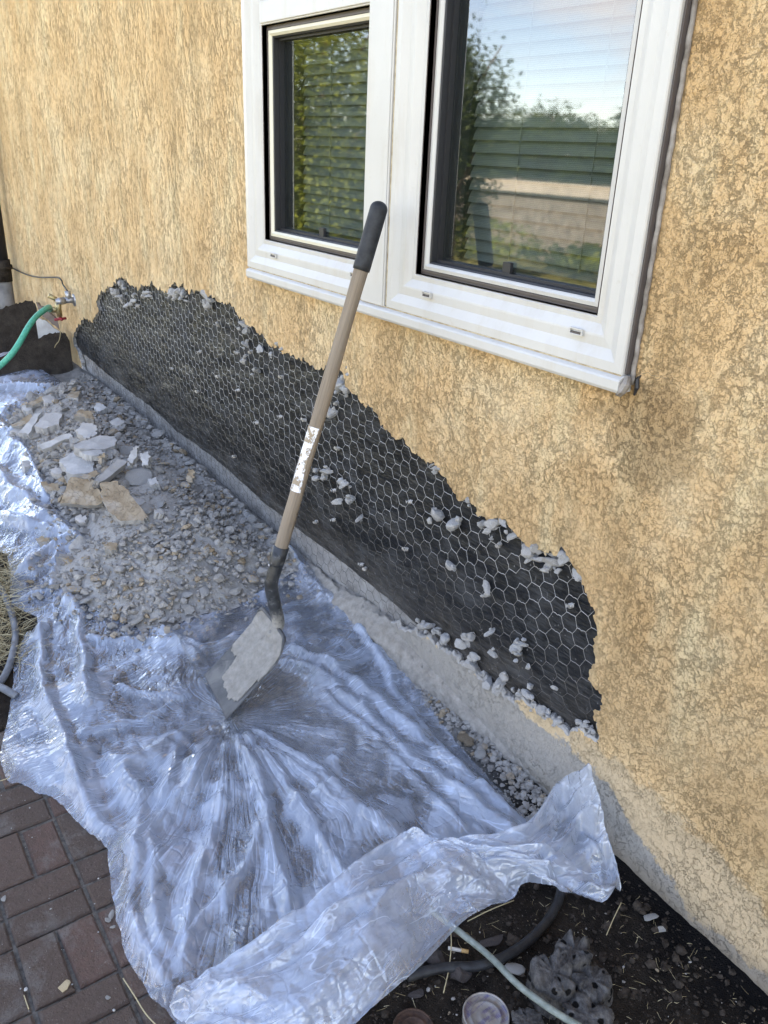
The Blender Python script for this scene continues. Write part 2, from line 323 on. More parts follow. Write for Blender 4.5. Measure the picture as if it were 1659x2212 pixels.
def soil(name, dark, mid, spk=(.22, .19, .16)):
    b = NB(name, .97, .08); c = b.ramp(b.noise(13, 7, .7), [(.35, dark), (.68, mid)])
    c = b.mix(b.ramp(b.vor(150), [(.10, .55), (.22, 0)]), c, spk); return b.done(c, None, b.bump(b.math('ADD', b.noise(75, 7, .75), b.noise(260, 3)), 1, .010))
def groundm():
    b = NB('yard_ground', .97, .08); x, y, z = b.sep()
    dk = b.ramp(b.noise(13, 7, .7), [(.35, (.014, .011, .009)), (.68, (.052, .040, .030))])
    dk = b.mix(b.ramp(b.vor(150), [(.08, .5), (.18, 0)]), dk, (.20, .17, .14))
    blk = b.math('MULTIPLY', b.ramp(b.math('ADD', y, b.math('MULTIPLY', b.noise(6, 6, .7), .4)), [(.5-.5, 0), (.16, 1)]), b.ramp(b.math('ADD', x, b.math('MULTIPLY', b.noise(5, 5), .3)), [(0, 1), (.3, 1)]))
    dk = b.mix(b.math('MULTIPLY', blk, .85), dk, (.006, .006, .0065))
    gy = b.ramp(b.noise(22, 6, .7), [(.35, (.17, .16, .145)), (.7, (.33, .315, .29))])          # pale mortar dust by the work
    m1 = b.math('ADD', b.math('MULTIPLY', x, -1.0), b.math('MULTIPLY_ADD', b.noise(5, 6, .7), .9, -.45))
    fd = b.ramp(b.math('MULTIPLY_ADD', m1, .5, -.20), [(.27, 0), (.45, 1)]); fy = b.ramp(b.math('ADD', b.math('MULTIPLY', y, 1.0), .6), [(.05, 0), (.2, 1)])
    c = b.mix(b.math('MULTIPLY', fd, fy), dk, gy)
    yard = b.ramp(b.noise(.9, 8, .7), [(.35, (.10, .12, .045)), (.6, (.19, .18, .085)), (.75, (.30, .25, .17))])
    c = b.mix(b.ramp(b.math('MULTIPLY_ADD', y, -.5, -.9), [(.0, 0), (.25, 1)]), c, yard)
    return b.done(c, None, b.bump(b.math('ADD', b.noise(75, 7, .75), b.noise(260, 3)), 1, .009))
M_GROUND = groundm()
M_SLABSOIL = soil('caked_soil', (.028, .023, .019), (.075, .062, .05), (.14, .12, .10))
def plastic(name='polythene', milk=.09, tint=(.68, .81, 1.)):
    b = NB(name); x = b.warp(.05, 6)
    cr1 = b.noise(16, 6, .58, x, .6); cr2 = b.vor(22, b.warp(.06, 12), 'DISTANCE_TO_EDGE')
    h = b.math('ADD', b.math('MULTIPLY', cr1, .55), b.math('MULTIPLY', b.ramp(cr2, [(0, 0), (.10, .5)]), .20))
    fv = b.n('ShaderNodeAttribute', attribute_name='fan').outputs['Vector']
    def ridge(n): return b.math('SUBTRACT', 1., b.math('MULTIPLY', b.math('ABSOLUTE', b.math('SUBTRACT', n, .5)), 2.))
    k1 = ridge(b.noise(1.5, 3, .5, fv, .5)); k2 = ridge(b.noise(4.2, 2, .5, fv, .6))
    h = b.math('ADD', h, b.math('ADD', b.math('MULTIPLY', k1, .70), b.math('MULTIPLY', k2, .16)))
    nrm = b.bump(h, .8, .014)
    d = b.n('ShaderNodeBsdfDiffuse'); d.inputs[0].default_value = (*tint, 1); tl = b.n('ShaderNodeBsdfTranslucent'); tl.inputs[0].default_value = (*tint, 1)
    tr = b.n('ShaderNodeBsdfTransparent'); tr.inputs[0].default_value = (.93, .95, .975, 1)
    gl = b.n('ShaderNodeBsdfGlossy'); gl.inputs['Roughness'].default_value = .16; gl.inputs[0].default_value = (.97, .98, 1, 1)
    for q in (d, gl): b.t.links.new(nrm, q.inputs['Normal'])
    m1 = b.n('ShaderNodeMixShader'); m1.inputs[0].default_value = .4; b.t.links.new(d.outputs[0], m1.inputs[1]); b.t.links.new(tl.outputs[0], m1.inputs[2])
    lw = b.n('ShaderNodeLayerWeight'); lw.inputs[0].default_value = .3; b.t.links.new(nrm, lw.inputs['Normal'])
    haze = b.ramp(b.noise(5, 7, .7, b.warp(.3, 4)), [(.42, .0), (.60, .14)])      # dusty and rubbed patches of the film
    f = b.math('ADD', b.math('MULTIPLY_ADD', lw.outputs['Facing'], .28, milk-.04), b.math('ADD', haze, b.math('MULTIPLY', b.n('ShaderNodeAttribute', attribute_name='lift').outputs['Fac'], .30)), clamp=True)
    f = b.math('ADD', f, b.math('MULTIPLY', b.math('MULTIPLY', b.ramp(k1, [(.962, 0), (1, .36)]), b.ramp(b.noise(14, 4, .6), [(.42, 0), (.54, 1)])), 1.), clamp=True)
    m2 = b.n('ShaderNodeMixShader'); b.setin(m2.inputs[0], f); b.t.links.new(tr.outputs[0], m2.inputs[1]); b.t.links.new(m1.outputs[0], m2.inputs[2])
    m3 = b.n('ShaderNodeMixShader'); b.setin(m3.inputs[0], b.schlick(1.7, .035, nrm)); b.t.links.new(m2.outputs[0], m3.inputs[1]); b.t.links.new(gl.outputs[0], m3.inputs[2])
    b.t.links.new(m3.outputs[0], b.out.inputs[0]); return b.m
M_POLY = plastic()
def leafm(name, c0, c1):
    b = NB(name, .55, .3); r = b.n('ShaderNodeNewGeometry').outputs['Random Per Island']; c = b.ramp(r, [(0, c0), (1, c1)])
    d = b.n('ShaderNodeBsdfTranslucent'); b.setin(d.inputs[0], c); mx = b.n('ShaderNodeMixShader'); mx.inputs[0].default_value = .4
    b.setin(b.p.inputs['Base Color'], c); b.t.links.new(b.p.outputs[0], mx.inputs[1]); b.t.links.new(d.outputs[0], mx.inputs[2]); b.t.links.new(mx.outputs[0], b.out.inputs[0]); return b.m
M_LEAF1 = leafm('bright_leaves', (.07, .11, .015), (.24, .28, .04)); M_LEAF2 = leafm('dark_leaves', (.025, .05, .016), (.075, .115, .03))
M_BARK = worn('bark', (.06, .045, .03), (.14, .10, .07), 20, .9, bd=.01)
M_FENCE = worn('fence_board', (.16, .14, .12), (.30, .27, .23), 8, .9)
M_RAIL = worn('fence_rail', (.42, .38, .32), (.60, .55, .47), 8, .9)
# ================================================================ SETTING
xs = np.concatenate([-np.geomspace(400, 6.3, 26), np.arange(-6.2, -2.6, .03), np.arange(-2.6, .3, .0125), np.geomspace(.32, 400, 26)])
ys = np.concatenate([-np.geomspace(400, 1.45, 34), np.arange(-1.42, .10, .0125), np.array([.3, 1, 3, 8, 30, 100, 400])])
X, Y = np.meshgrid(xs, ys, indexing='ij'); near = sstep(-2.2, -1.3, Y)*sstep(-8, -6, X)*(1-sstep(.6, 2, X))
BR_EDGE = lambda y: -1.55-.35*(y+1.0)
Z = GN(X, Y)
PAVE = inpoly(X, Y, [(-1.95, -1.0), (-1.40, -.70), (-.95, -.82), (.5, -.90), (.5, -2.2), (-1.95, -2.2)])
Z = np.where(PAVE, -.075, Z)
nx, ny = X.shape
idx = np.arange(nx*ny).reshape(nx, ny)
fc = np.stack([idx[:-1, :-1], idx[1:, :-1], idx[1:, 1:], idx[:-1, 1:]], -1).reshape(-1, 4)
vv = np.stack([X, Y, Z], -1).reshape(-1, 3)
g = mesh_obj('ground', vv, fc, M_GROUND, smooth=True); tag(g, kind='structure')
PV_W = [(-1.93, -1.02), (-1.62, -.93), (-1.40, -.72), (-.95, -.84), (.5, -.92), (.5, -2.15), (-1.93, -2.15)]
# brick paving: basket of pavers laid square to the house, one structure sheet of real bricks
mb = MB(); tints = []
def paver(x0, y0, x1, y1):
    cx, cy = (x0+x1)/2, (y0+y1)/2; dz = random.gauss(0, .0022); tx = random.gauss(0, .012); ty = random.gauss(0, .012); gp = .0028+random.random()*.0018
    w, d = (x1-x0)/2-gp, (y1-y0)/2-gp; b = .0045; a = random.gauss(0, .008); ca, sa = math.cos(a), math.sin(a)
    def P(u, v, z): return (cx+u*ca-v*sa, cy+u*sa+v*ca, z+dz+u*tx+v*ty)
    q = [P(-w, -d, -.05), P(w, -d, -.05), P(w, d, -.05), P(-w, d, -.05), P(-w, -d, -b), P(w, -d, -b), P(w, d, -b), P(-w, d, -b),
         P(-w+b, -d+b, 0), P(w-b, -d+b, 0), P(w-b, d-b, 0), P(-w+b, d-b, 0)]
    f = [(8, 9, 10, 11)]+[(i+k, (i+1) % 4+k, (i+1) % 4+k+4, i+k+4) for k in (0, 4) for i in range(4)]
    mb.add(q, f); tints.extend([random.random()]*len(f))
x = -1.428+.152*-6; i = 0
while x < .6:
    y = -.55-.078*0
    j = 0
    if i % 2 == 0:      # course of long pavers pairs
        while y > -2.2:
            if random.random() < 1: 
                paver(x, y-.152, x+.076, y); paver(x+.076, y-.152+.0, x+.152, y) if (j+i//2) % 2 else None
                if not (j+i//2) % 2: mb_last = None; paver(x+.076, y-.152, x+.152, y)
            y -= .152; j += 1
    else:
        while y > -2.2: paver(x, y-.076, x+.152, y); y -= .076
    x += .152; i += 1
keep = []
PV = [(-1.93, -1.02), (-1.62, -.93), (-1.40, -.72), (-.95, -.84), (.5, -.92), (.5, -2.15), (-1.93, -2.15)]
nb = len(mb.f)//9; V_, F_, T_ = [], [], []
for k in range(nb):
    q = mb.v[k*12:(k+1)*12]; c = np.mean(q, 0)
    if inpoly(c[0], c[1], PV):
        base = len(V_); V_ += q; F_ += [tuple(a-k*12+base for a in f) for f in mb.f[k*9:(k+1)*9]]; T_ += tints[k*9:(k+1)*9]
pv = mesh_obj('brick_paving', V_, F_, M_BRICK); at = pv.data.attributes.new('tint', 'FLOAT', 'FACE'); at.data.foreach_set('value', np.array(T_, dtype=np.float32)); tag(pv, kind='structure')
# sand in the joints
gx = np.arange(-2.0, .6, .03); gy = np.arange(-2.2, -.6, .03); GX_, GY_ = np.meshgrid(gx, gy, indexing='ij'); n1, n2 = GX_.shape; ii = np.arange(n1*n2).reshape(n1, n2)
fq = np.stack([ii[:-1, :-1], ii[1:, :-1], ii[1:, 1:], ii[:-1, 1:]], -1).reshape(-1, 4); zz = -.009+.003*fbm(GX_*12, GY_*12, 3, 8)
cc = inpoly((GX_[:-1, :-1]+.015).ravel(), (GY_[:-1, :-1]+.015).ravel(), PV)
js = mesh_obj('joint_sand', np.stack([GX_, GY_, zz], -1).reshape(-1, 3), fq[cc], worn('joint_sand', (.075, .064, .054), (.17, .15, .125), 90, .97, bd=.006), smooth=True); tag(js, kind='structure')
# ================================================================ HOUSE
house = empty('house', (0, 0, 0), label='tan stucco house wall broken open low down to black paper and wire netting', cat='house')
HOLE_D = [(185, 815), (172, 775), (158, 735), (162, 718), (175, 700), (172, 688), (180, 684), (190, 690), (197, 697), (203, 688), (213, 672), (208, 650), (225, 628), (235, 622), (245, 615), (250, 605), (262, 599), (270, 608), (282, 618), (300, 625), (305, 614), (320, 618), (330, 612), (345, 618), (350, 628), (362, 634), (366, 618), (378, 610), (392, 614), (402, 628), (420, 634), (428, 628), (440, 628), (448, 642), (470, 652), (492, 655), (500, 662), (512, 680), (522, 690), (535, 702), (550, 708), (560, 724), (578, 742), (592, 752), (600, 742), (606, 757), (620, 762), (632, 766), (640, 776), (650, 780), (656, 772), (668, 788), (680, 798), (696, 795), (706, 784), (720, 790), (735, 800), (742, 815), (750, 838), (760, 850), (772, 852), (785, 870), (800, 880), (812, 892), (820, 908), (835, 928), (845, 942), (858, 950), (868, 944), (875, 952), (885, 966), (900, 978), (915, 992), (928, 1000), (938, 999), (946, 1012), (955, 1028), (964, 1032), (972, 1052), (985, 1068), (1000, 1082), (1013, 1078), (1020, 1090), (1030, 1100), (1042, 1115), (1060, 1124), (1076, 1118), (1092, 1122), (1103, 1142), (1118, 1160), (1135, 1178), (1155, 1186), (1175, 1192), (1195, 1200), (1208, 1192), (1213, 1180), (1222, 1192), (1232, 1212), (1245, 1230), (1262, 1265), (1272, 1300), (1282, 1335), (1290, 1368), (1280, 1395), (1286, 1420), (1278, 1440), (1270, 1468), (1283, 1485), (1300, 1500), (1298, 1530), (1290, 1560), (1293, 1608),
          (1278, 1596), (1262, 1590), (1250, 1572), (1238, 1580), (1225, 1590), (1208, 1572), (1195, 1556), (1165, 1545), (1140, 1525), (1120, 1512), (1095, 1508), (1080, 1492), (1058, 1486), (1040, 1470), (1020, 1452), (1000, 1440), (985, 1420), (960, 1408), (935, 1392), (910, 1378), (893, 1362)]
hp = [onY(x, y)[[0, 2]] for x, y in HOLE_D]
hp += [np.array(q) for q in [(-1.67, .15), (-1.72, .10), (-1.78, .06), (-1.80, -.25), (-4.68, -.25), (-4.69, -.05), (-4.66, .10)]]
def jag(P, amp, it=3):
    P = [np.array(p) for p in P]
    for _ in range(it):
        Q = []
        for i in range(len(P)):
            a, b = P[i], P[(i+1) % len(P)]; Q.append(a); L = np.linalg.norm(b-a)
            if L > .009: n = np.array([-(b-a)[1], (b-a)[0]])/L; Q.append((a+b)/2+n*random.gauss(0, min(amp, L*.22)))
        P = Q
    return P
hole = jag(hp, .0075, 3)
WINR = (-2.517, -.953, 1.034, 2.42)       # rough opening in the stucco
def rect(x0, x1, z0, z1): return [np.array(p) for p in ((x0, z0), (x1, z0), (x1, z1), (x0, z1))]
wr = rect(-2.50, -.962, 1.045, 2.40); outer = rect(-9, 2.2, -.3, 2.75)
# (the hole runs below ground, where the stucco outline simply ends lower)
loops = [outer, hole, wr]; vs = []; es = []
for L in loops:
    b0 = len(vs); vs += [Vector(p) for p in L]; es += [(b0+i, b0+(i+1) % len(L)) for i in range(len(L))]
for gx_ in np.arange(-8.8, 2.2, .25):
    for gz_ in np.arange(-.1, 2.7, .25): vs.append(Vector((gx_, gz_)))
r = delaunay_2d_cdt(vs, es, [], 0, 1e-5); rv, rf = r[0], r[2]
cen = np.array([np.mean([rv[i][:] for i in f], 0) for f in rf])
ok = ~inpoly(cen[:, 0], cen[:, 1], hole) & ~inpoly(cen[:, 0], cen[:, 1], wr) & (cen[:, 1] > -.29)
V3 = [(v[0], 0, v[1]) for v in rv]; F3 = [tuple(reversed(f)) for f, k in zip(rf, ok) if k]
# make them face -Y
def face_out(F3, V3):
    out = []
    for f in F3:
        a, b, c = (np.array(V3[i]) for i in f[:3]); out.append(f if np.cross(b-a, c-a)[1] < 0 else tuple(reversed(f)))
    return out
F3 = face_out(F3, V3); mi = [0]*len(F3); hb = len(V3); H = len(hole)
cx = np.mean(hole, 0)
rings = [(0, 0, 0), (.003, .0025, .004), (.009, .004, .005), (.0215, .002, .004)]
ring_idx = []
for k, (dy, sh, am) in enumerate(rings):
    ids = []
    for i, p in enumerate(hole):
        a, b = hole[i-1], hole[(i+1) % H]; n = np.array([-(b-a)[1], (b-a)[0]]); n = n/(np.linalg.norm(n)+1e-9)
        if inpoly(*(p+n*.002), hole) == False: n = -n
        q = p-n*((sh+(abs(random.gauss(0, am)) if k else 0))*(1 if p[1] > .3 else -.8)); V3.append((q[0], dy, q[1])); ids.append(len(V3)-1)
    ring_idx.append(ids)
for k in range(len(rings)-1):
    A, B = ring_idx[k], ring_idx[k+1]
    for i in range(H): F3.append((A[i], A[(i+1) % H], B[(i+1) % H], B[i])); mi.append(1)
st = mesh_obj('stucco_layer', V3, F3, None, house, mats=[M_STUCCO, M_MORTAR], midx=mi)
# body of the wall behind, roof
m = MB()
for a, b in (((-9, .09, -.3), (-2.58, .22, 2.7)), ((-.88, .09, -.3), (2.2, .22, 2.7)), ((-2.58, .09, -.3), (-.88, .22, 1.0)), ((-2.58, .09, 2.45), (-.88, .22, 2.7)), ((-2.56, .022, .90), (-.90, .089, 1.02))): m.box(a, b)
m.box((-9, .22, 0), (-8.9, 7, 2.7)); m.box((2.1, .22, 0), (2.2, 7, 2.7)); m.box((-9, 7, 0), (2.2, 7.1, 2.7)); m.build('wall_core', M_ROOM, house)
m = MB(); m.add([(-9.3, -.22, 2.76), (2.5, -.22, 2.76), (2.5, 3.6, 4.0), (-9.3, 3.6, 4.0), (-9.3, 7.4, 2.76), (2.5, 7.4, 2.76)], [(0, 1, 2, 3), (3, 2, 5, 4)]); m.box((-9.3, -.22, 2.70), (2.5, 7.4, 2.755)); m.build('roof', worn('roof_shingle', (.10, .09, .08), (.2, .18, .16), 10), house)
# building paper
bot = [(-9, .29)]+[(onY(x, y, .02)[0], onY(x, y, .02)[2]) for x, y in [(190, 772), (240, 815), (330, 882), (380, 930), (440, 972), (500, 1022), (570, 1085), (640, 1140), (720, 1200), (800, 1262), (860, 1312), (900, 1350), (960, 1385)]]+[(-1.3, .19), (-.8, .18), (2.1, .18)]
bx = np.array([p[0] for p in bot]); bz = np.array([p[1] for p in bot])
gx = np.concatenate([np.arange(-5.6, -.7, .02)]); nz_ = 46; vs = []; fs = []
for i, x in enumerate(gx):
    z0 = np.interp(x, bx, bz)+.006*float(fbm(x*18, 0, 3, 9))
    for j in range(nz_):
        t = j/(nz_-1); z = z0+(1.0-z0)*t; w = .0032*float(fbm(x*2.2, z*9, 4, 11))+.0012*float(fbm(x*9, z*24, 3, 12)); vs.append((x, .0205+w*.8*min(1, t*12+.3), z))
for i in range(len(gx)-1):
    for j in range(nz_-1): a = i*nz_+j; fs.append((a, a+nz_, a+nz_+1, a+1))
mesh_obj('building_paper', vs, fs, M_PAPER, house, smooth=True)
# foundation with its rough lip
m = MB(); m.box((-8.9, .0265, -.3), (2.1, .0885, .36)); m.build('foundation', M_CONC, house)
xs_ = np.arange(-2.3, -.93, .006); prof0 = np.array([(.026, .0), (.010, .004), (-.010, -.012), (-.026, -.035), (-.034, -.060), (-.026, -.085), (-.018, -.14)]); prof = [tuple(np.array([np.interp(k, range(7), prof0[:, 0]), np.interp(k, range(7), prof0[:, 1])])) for k in np.linspace(0, 6, 25)]
vs = []; fs = []
for i, x in enumerate(xs_):
    top = np.interp(x, [-2.3, -2.05, -1.9, -1.7, -1.5, -1.2, -1.0, -.93], [.115, .115, .13, .145, .115, .075, .06, .03])
    amp = float(sstep(-2.3, -2.1, x)*(1-sstep(-1.0, -.93, x)))
    for j, (yy, zz) in enumerate(prof):
        j4 = j/4
        e = .016*float(fbm(x*11, j4*.6, 5, 21, .65)); e2 = .005*float(fbm(x*60, j4*2.6, 3, 22))
        wide = np.interp(x, [-2.3, -1.9, -1.6, -1.3, -.93], [.9, 1.3, 1.2, .75, .5])
        vs.append((x, .026-(.026-yy)*(.35+.65*amp)*wide+e+e2, top+zz+e*.8+e2))
n = len(prof)
for i in range(len(xs_)-1):
    for j in range(n-1): a = i*n+j; fs.append((a, a+1, a+n+1, a+n))
mesh_obj('footing_lip', vs, fs, mortar('lip_mortar', (.20, .18, .155), (.38, .35, .305), sc=45), house, smooth=True)
# wire netting: regular 38 mm hexagons, strained out of true
net_bot = [(onY(x, y, .01)[0], onY(x, y, .01)[2]) for x, y in [(165, 740), (205, 810), (240, 830), (330, 915), (430, 1000), (560, 1125), (640, 1195), (700, 1232), (770, 1278), (840, 1335), (880, 1352), (960, 1440), (1050, 1500), (1200, 1590), (1300, 1640)]]
nbx = np.array([p[0] for p in net_bot])[::1]; nbz = np.array([p[1] for p in net_bot]); o_ = np.argsort(nbx); nbx, nbz = nbx[o_], nbz[o_]
s_ = .0247; m = MB(); dx = 1.5*s_; dz = math.sqrt(3)*s_; seen = {}
def wob(x, z):
    return (x+.004*fbm(x*6, z*6, 2, 31)+.0045*(vnoise(x*38, z*38, 33)-.5), .0085+.0035*fbm(x*4, z*7, 2, 32)+.0022*(vnoise(x*45, z*45, 35)-.5)*2, z+.004*fbm(x*5, z*5, 2, 34)+.0045*(vnoise(x*39, z*39, 36)-.5))
ncol = int((4.75-.80)/dx)+2; E_ = []
for i in range(ncol):
    for j in range(30):
        cx_ = -.80-i*dx; cz_ = .02+j*dz+(dz/2 if i % 2 else 0)
        for k, (a0, a1) in enumerate(((0, 60), (60, 120), (120, 180))):      # right-up, top, left-up edges
            E_.append((k, cx_+s_*math.cos(math.radians(a0)), cz_+s_*math.sin(math.radians(a0)), cx_+s_*math.cos(math.radians(a1)), cz_+s_*math.sin(math.radians(a1))))
E_ = np.array(E_); mx_, mz_ = (E_[:, 1]+E_[:, 3])/2, (E_[:, 2]+E_[:, 4])/2; hs_ = np.array(hole)[::3]
ok_ = (mz_ > np.interp(mx_, nbx, nbz)-.003)&(mx_ > -4.72); E_, mx_, mz_ = E_[ok_], mx_[ok_], mz_[ok_]
ok_ = inpoly(mx_, mz_, hole)|(np.array([np.min((hs_[:, 0]-a)**2+(hs_[:, 1]-b)**2) for a, b in zip(mx_, mz_)]) < .012**2); E_ = E_[ok_]
WA = np.stack(wob(E_[:, 1], E_[:, 2]), 1); WB = np.stack(wob(E_[:, 3], E_[:, 4]), 1)
for (k, *_), A, B in zip(E_, WA, WB):
    rad = .00080 if k == 1 else .00058; mm = (A+B)/2+np.array([random.gauss(0, .0008), random.gauss(0, .0006), random.gauss(0, .0009)])
    if k == 1: m.tube([A, A*.7+B*.3+[0, 0, .0004], mm-[0, 0, .0004], A*.3+B*.7+[0, 0, .0004], B], [rad, rad*1.15, rad, rad*1.15, rad], 4, False)
    elif random.random() > .012: m.tube([A, mm, B], rad, 4, False)
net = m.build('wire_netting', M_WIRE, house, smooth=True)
# ---- mortar lumps caught in the netting, nails
def rockmesh(seed, sub=2, planes=9, sq=(1, .8, .6), rough=.06):
    rg = np.random.default_rng(seed); bm = bmesh.new(); bmesh.ops.create_icosphere(bm, subdivisions=sub, radius=1)
    P = rg.normal(size=(planes, 3)); P /= np.linalg.norm(P, axis=1)[:, None]; D = rg.uniform(.36, .80, planes)
    vs = np.array([v.co[:] for v in bm.verts])
    for _ in range(2):
        for n_, d_ in zip(P, D):
            t = vs@n_; k = t > d_; vs[k] -= (t[k]-d_)[:, None]*n_
    vs *= np.array(sq)*(1+0*rg.uniform(-.1, .1, 3)); vs += rg.normal(size=vs.shape)*rough*.5
    fs = [tuple(v.index for v in f.verts) for f in bm.faces]; bm.free(); vs -= vs.mean(0); return vs, fs
PRO = [rockmesh(100+i, 2, random.choice((6, 7, 9)), random.choice(((1, .8, .5), (1, .75, .30), (1, .9, .65), (1, .58, .34))), .05) for i in range(16)]
PRO1 = [rockmesh(300+i, 1, 6, random.choice(((1, .8, .6), (1, .7, .42), (1, .9, .75))), .07) for i in range(16)]
def rmesh(name, k, mat, mt2=None):
    vs, fs = PRO[k]; me = bpy.data.meshes.new(name); me.from_pydata([tuple(map(float, v)) for v in vs], [], fs); me.materials.append(mat); me.update(); return me
LUMPS = [(470, 700, 9), (262, 645, 8), (275, 660, 9), (255, 640, 7), (249, 632, 9), (283, 656, 8), (289, 650, 9), (268, 622, 8), (264, 613, 10), (297, 662, 6), (290, 635, 5), (310, 640, 7), (318, 632, 9), (322, 640, 8), (374, 632, 11), (382, 640, 10), (388, 628, 12), (395, 636, 9), (368, 640, 8), (402, 650, 6), (444, 636, 10), (448, 657, 13), (455, 648, 9), (524, 700, 11), (531, 715, 9), (530, 745, 10), (562, 753, 13), (526, 780, 9), (555, 800, 13), (612, 753, 10), (585, 765, 6), (735, 830, 16), (742, 838, 13), (748, 845, 10), (729, 845, 10), (752, 806, 9), (717, 893, 11), (712, 888, 9), (683, 1033, 14), (704, 1018, 13), (700, 1028, 11), (742, 1048, 14), (728, 1084, 12), (755, 1080, 12), (776, 1120, 11), (805, 1355 and 1110, 0),
         (944, 1112, 16), (980, 1134, 17), (1043, 1132, 15), (1066, 1133, 17), (1085, 1125, 15), (1108, 1158, 14), (1140, 1192, 16), (1158, 1186, 14), (1165, 1208, 15), (1192, 1212, 20), (1187, 1222, 14), (1222, 1207, 17), (1246, 1241, 15), (1205, 1235, 8), (1148, 1205, 14), (945, 1012, 13), (1012, 1080, 10), (971, 1222, 12), (1052, 1270, 16), (1050, 1285, 8), (1058, 1366, 13), (1064, 1413, 11), (1012, 1376, 13), (1115, 1400, 15), (1128, 1392, 11), (1120, 1412, 13), (1140, 1440, 8), (1060, 1165, 6), (1197, 1486, 9), (915, 1352, 13), (928, 1352, 14), (945, 1365, 12), (962, 1380, 13), (996, 1392, 14), (1025, 1418, 13), (1020, 1440, 18), (1045, 1458, 15), (1078, 1482, 20), (1055, 1476, 14), (1090, 1462, 13), (1140, 1500, 16), (1150, 1522, 10), (1170, 1535, 14), (1185, 1545, 12), (1108, 1490, 9), (1122, 1500, 9), (1275, 1575, 8), (1262, 1568, 10), (1250, 1560, 7), (600, 742, 8), (1280, 1580, 8), (1205, 1560, 10)]
lm = []
for k in range(16):
    rgk = np.random.default_rng(500+k); vv_ = []; ff_ = []; b0 = 0
    for q in range(rgk.integers(2, 5)):
        v, f = (PRO if q == 0 else PRO1)[rgk.integers(16)]; sc_1 = .95 if q == 0 else rgk.uniform(.35, .6); v = v*sc_1+(0 if q == 0 else 1)*np.array([rgk.uniform(-.6, .6), rgk.uniform(-.3, .2), rgk.uniform(-.7, .7)]); vv_.append(v); ff_ += [tuple(i+b0 for i in t) for t in f]; b0 += len(v)
    me = bpy.data.meshes.new('mortar_lump'); me.from_pydata([tuple(map(float, v)) for v in np.concatenate(vv_)], [], ff_); me.materials.append(M_LUMP); me.update(); lm.append(me)
for i, (x, y, r_) in enumerate(LUMPS):
    if r_ <= 0 or i >= 98: continue
    p = onY(x, y, .004); dist = abs(np.dot(p-EYE, fwd)); rad = r_*dist/F*1.28
    o = bpy.data.objects.new('mortar_lump', lm[i % 16]); COL.objects.link(o); o.parent = house
    o.location = (p[0], .006-.1*rad, p[2]); rr = random.uniform(.85, 1.1); o.scale = (rad*rr*1.15, rad*1.0, rad/rr*1.35); o.rotation_euler = (random.uniform(-.5, .5), random.uniform(-.6, .6), random.uniform(-3, 3))
M_NAIL = worn('nail_metal', (.30, .27, .24), (.60, .58, .54), 200, .5, metal=.5); nail0 = None
for x, y in [(727, 871), (726, 967), (719, 1059), (716, 1123), (679, 1128), (776, 1218), (788, 1228), (602, 899), (882, 1083), (875, 1184), (1076, 1178), (605, 813), (540, 760), (655, 905), (512, 843), (553, 912), (505, 985), (425, 845), (470, 812), (430, 760), (368, 795), (510, 760), (1228, 1307)]:
    p = onY(x, y, .004)
    if nail0 is None:
        m = MB(); m.tube([(0, .016, 0), (0, -.002, 0)], .0014, 6); m.tube([(0, -.002, 0), (0, -.0035, 0)], .0048, 10); m.tube([(.001, .012, -.002), (.001, .002, -.002)], .0062, 8)
        nail0 = m.build('nail', M_NAIL, house); o = nail0
    else: o = nail0.copy(); COL.objects.link(o)
    o.location = (p[0], random.uniform(-.002, .004), p[2]); o.rotation_euler = (random.uniform(-.3, .3), 0, random.uniform(-.5, .5))
# ---------------------------------------------------------------- window
def ring(prof, x0, x1, z0, z1, m, mat=0):
    """mitred frame: prof = (inset, y) pairs"""
    vs = []
    for t, yy in prof: vs += [(x0+t, yy, z0+t), (x1-t, yy, z0+t), (x1-t, yy, z1-t), (x0+t, yy, z1-t)]
    fs = [(4*i+k, 4*i+(k+1) % 4, 4*i+4+(k+1) % 4, 4*i+4+k) for i in range(len(prof)-1) for k in range(4)]
    m.add(vs, [tuple(f) for f in fs], mat)
ZT = 2.36; ZT2 = 1.742
PF = [(0, .02), (0, -.024), (.002, -.0265), (.020, -.0275), (.040, -.0175), (.058, -.0190), (.062, -.0185), (.080, -.0080), (.091, -.0095), (.094, -.006), (.094, .012)]
window = MB(); ring(PF, -2.516, -1.742, 1.066, ZT, window); ring(PF, -1.726, -.962, 1.066, ZT, window); win = window.build('window', M_VINYL, house)
m = MB(); m.box((-1.838, -.0285, 1.0665), (-1.733, -.0195, ZT)); m.box((-1.833, -.031, 1.0665), (-1.738, -.0285, ZT)); m.box((-1.742, -.016, 1.0665), (-1.728, -.0, ZT)); bevel(m.build('mullion', M_VINYL, win), .0015)
m = MB(); m.box((-1.7315, -.0245, 1.07), (-1.7265, -.016, ZT)); m.build('joint_gap', M_DIRT, win)
m = MB(); m.box((-2.421, -.012, ZT2), (-1.8365, .02, 1.803)); m.box((-2.421, -.016, 1.746), (-1.8365, -.012, 1.799)); bevel(m.build('transom', M_VINYL, win), .002)
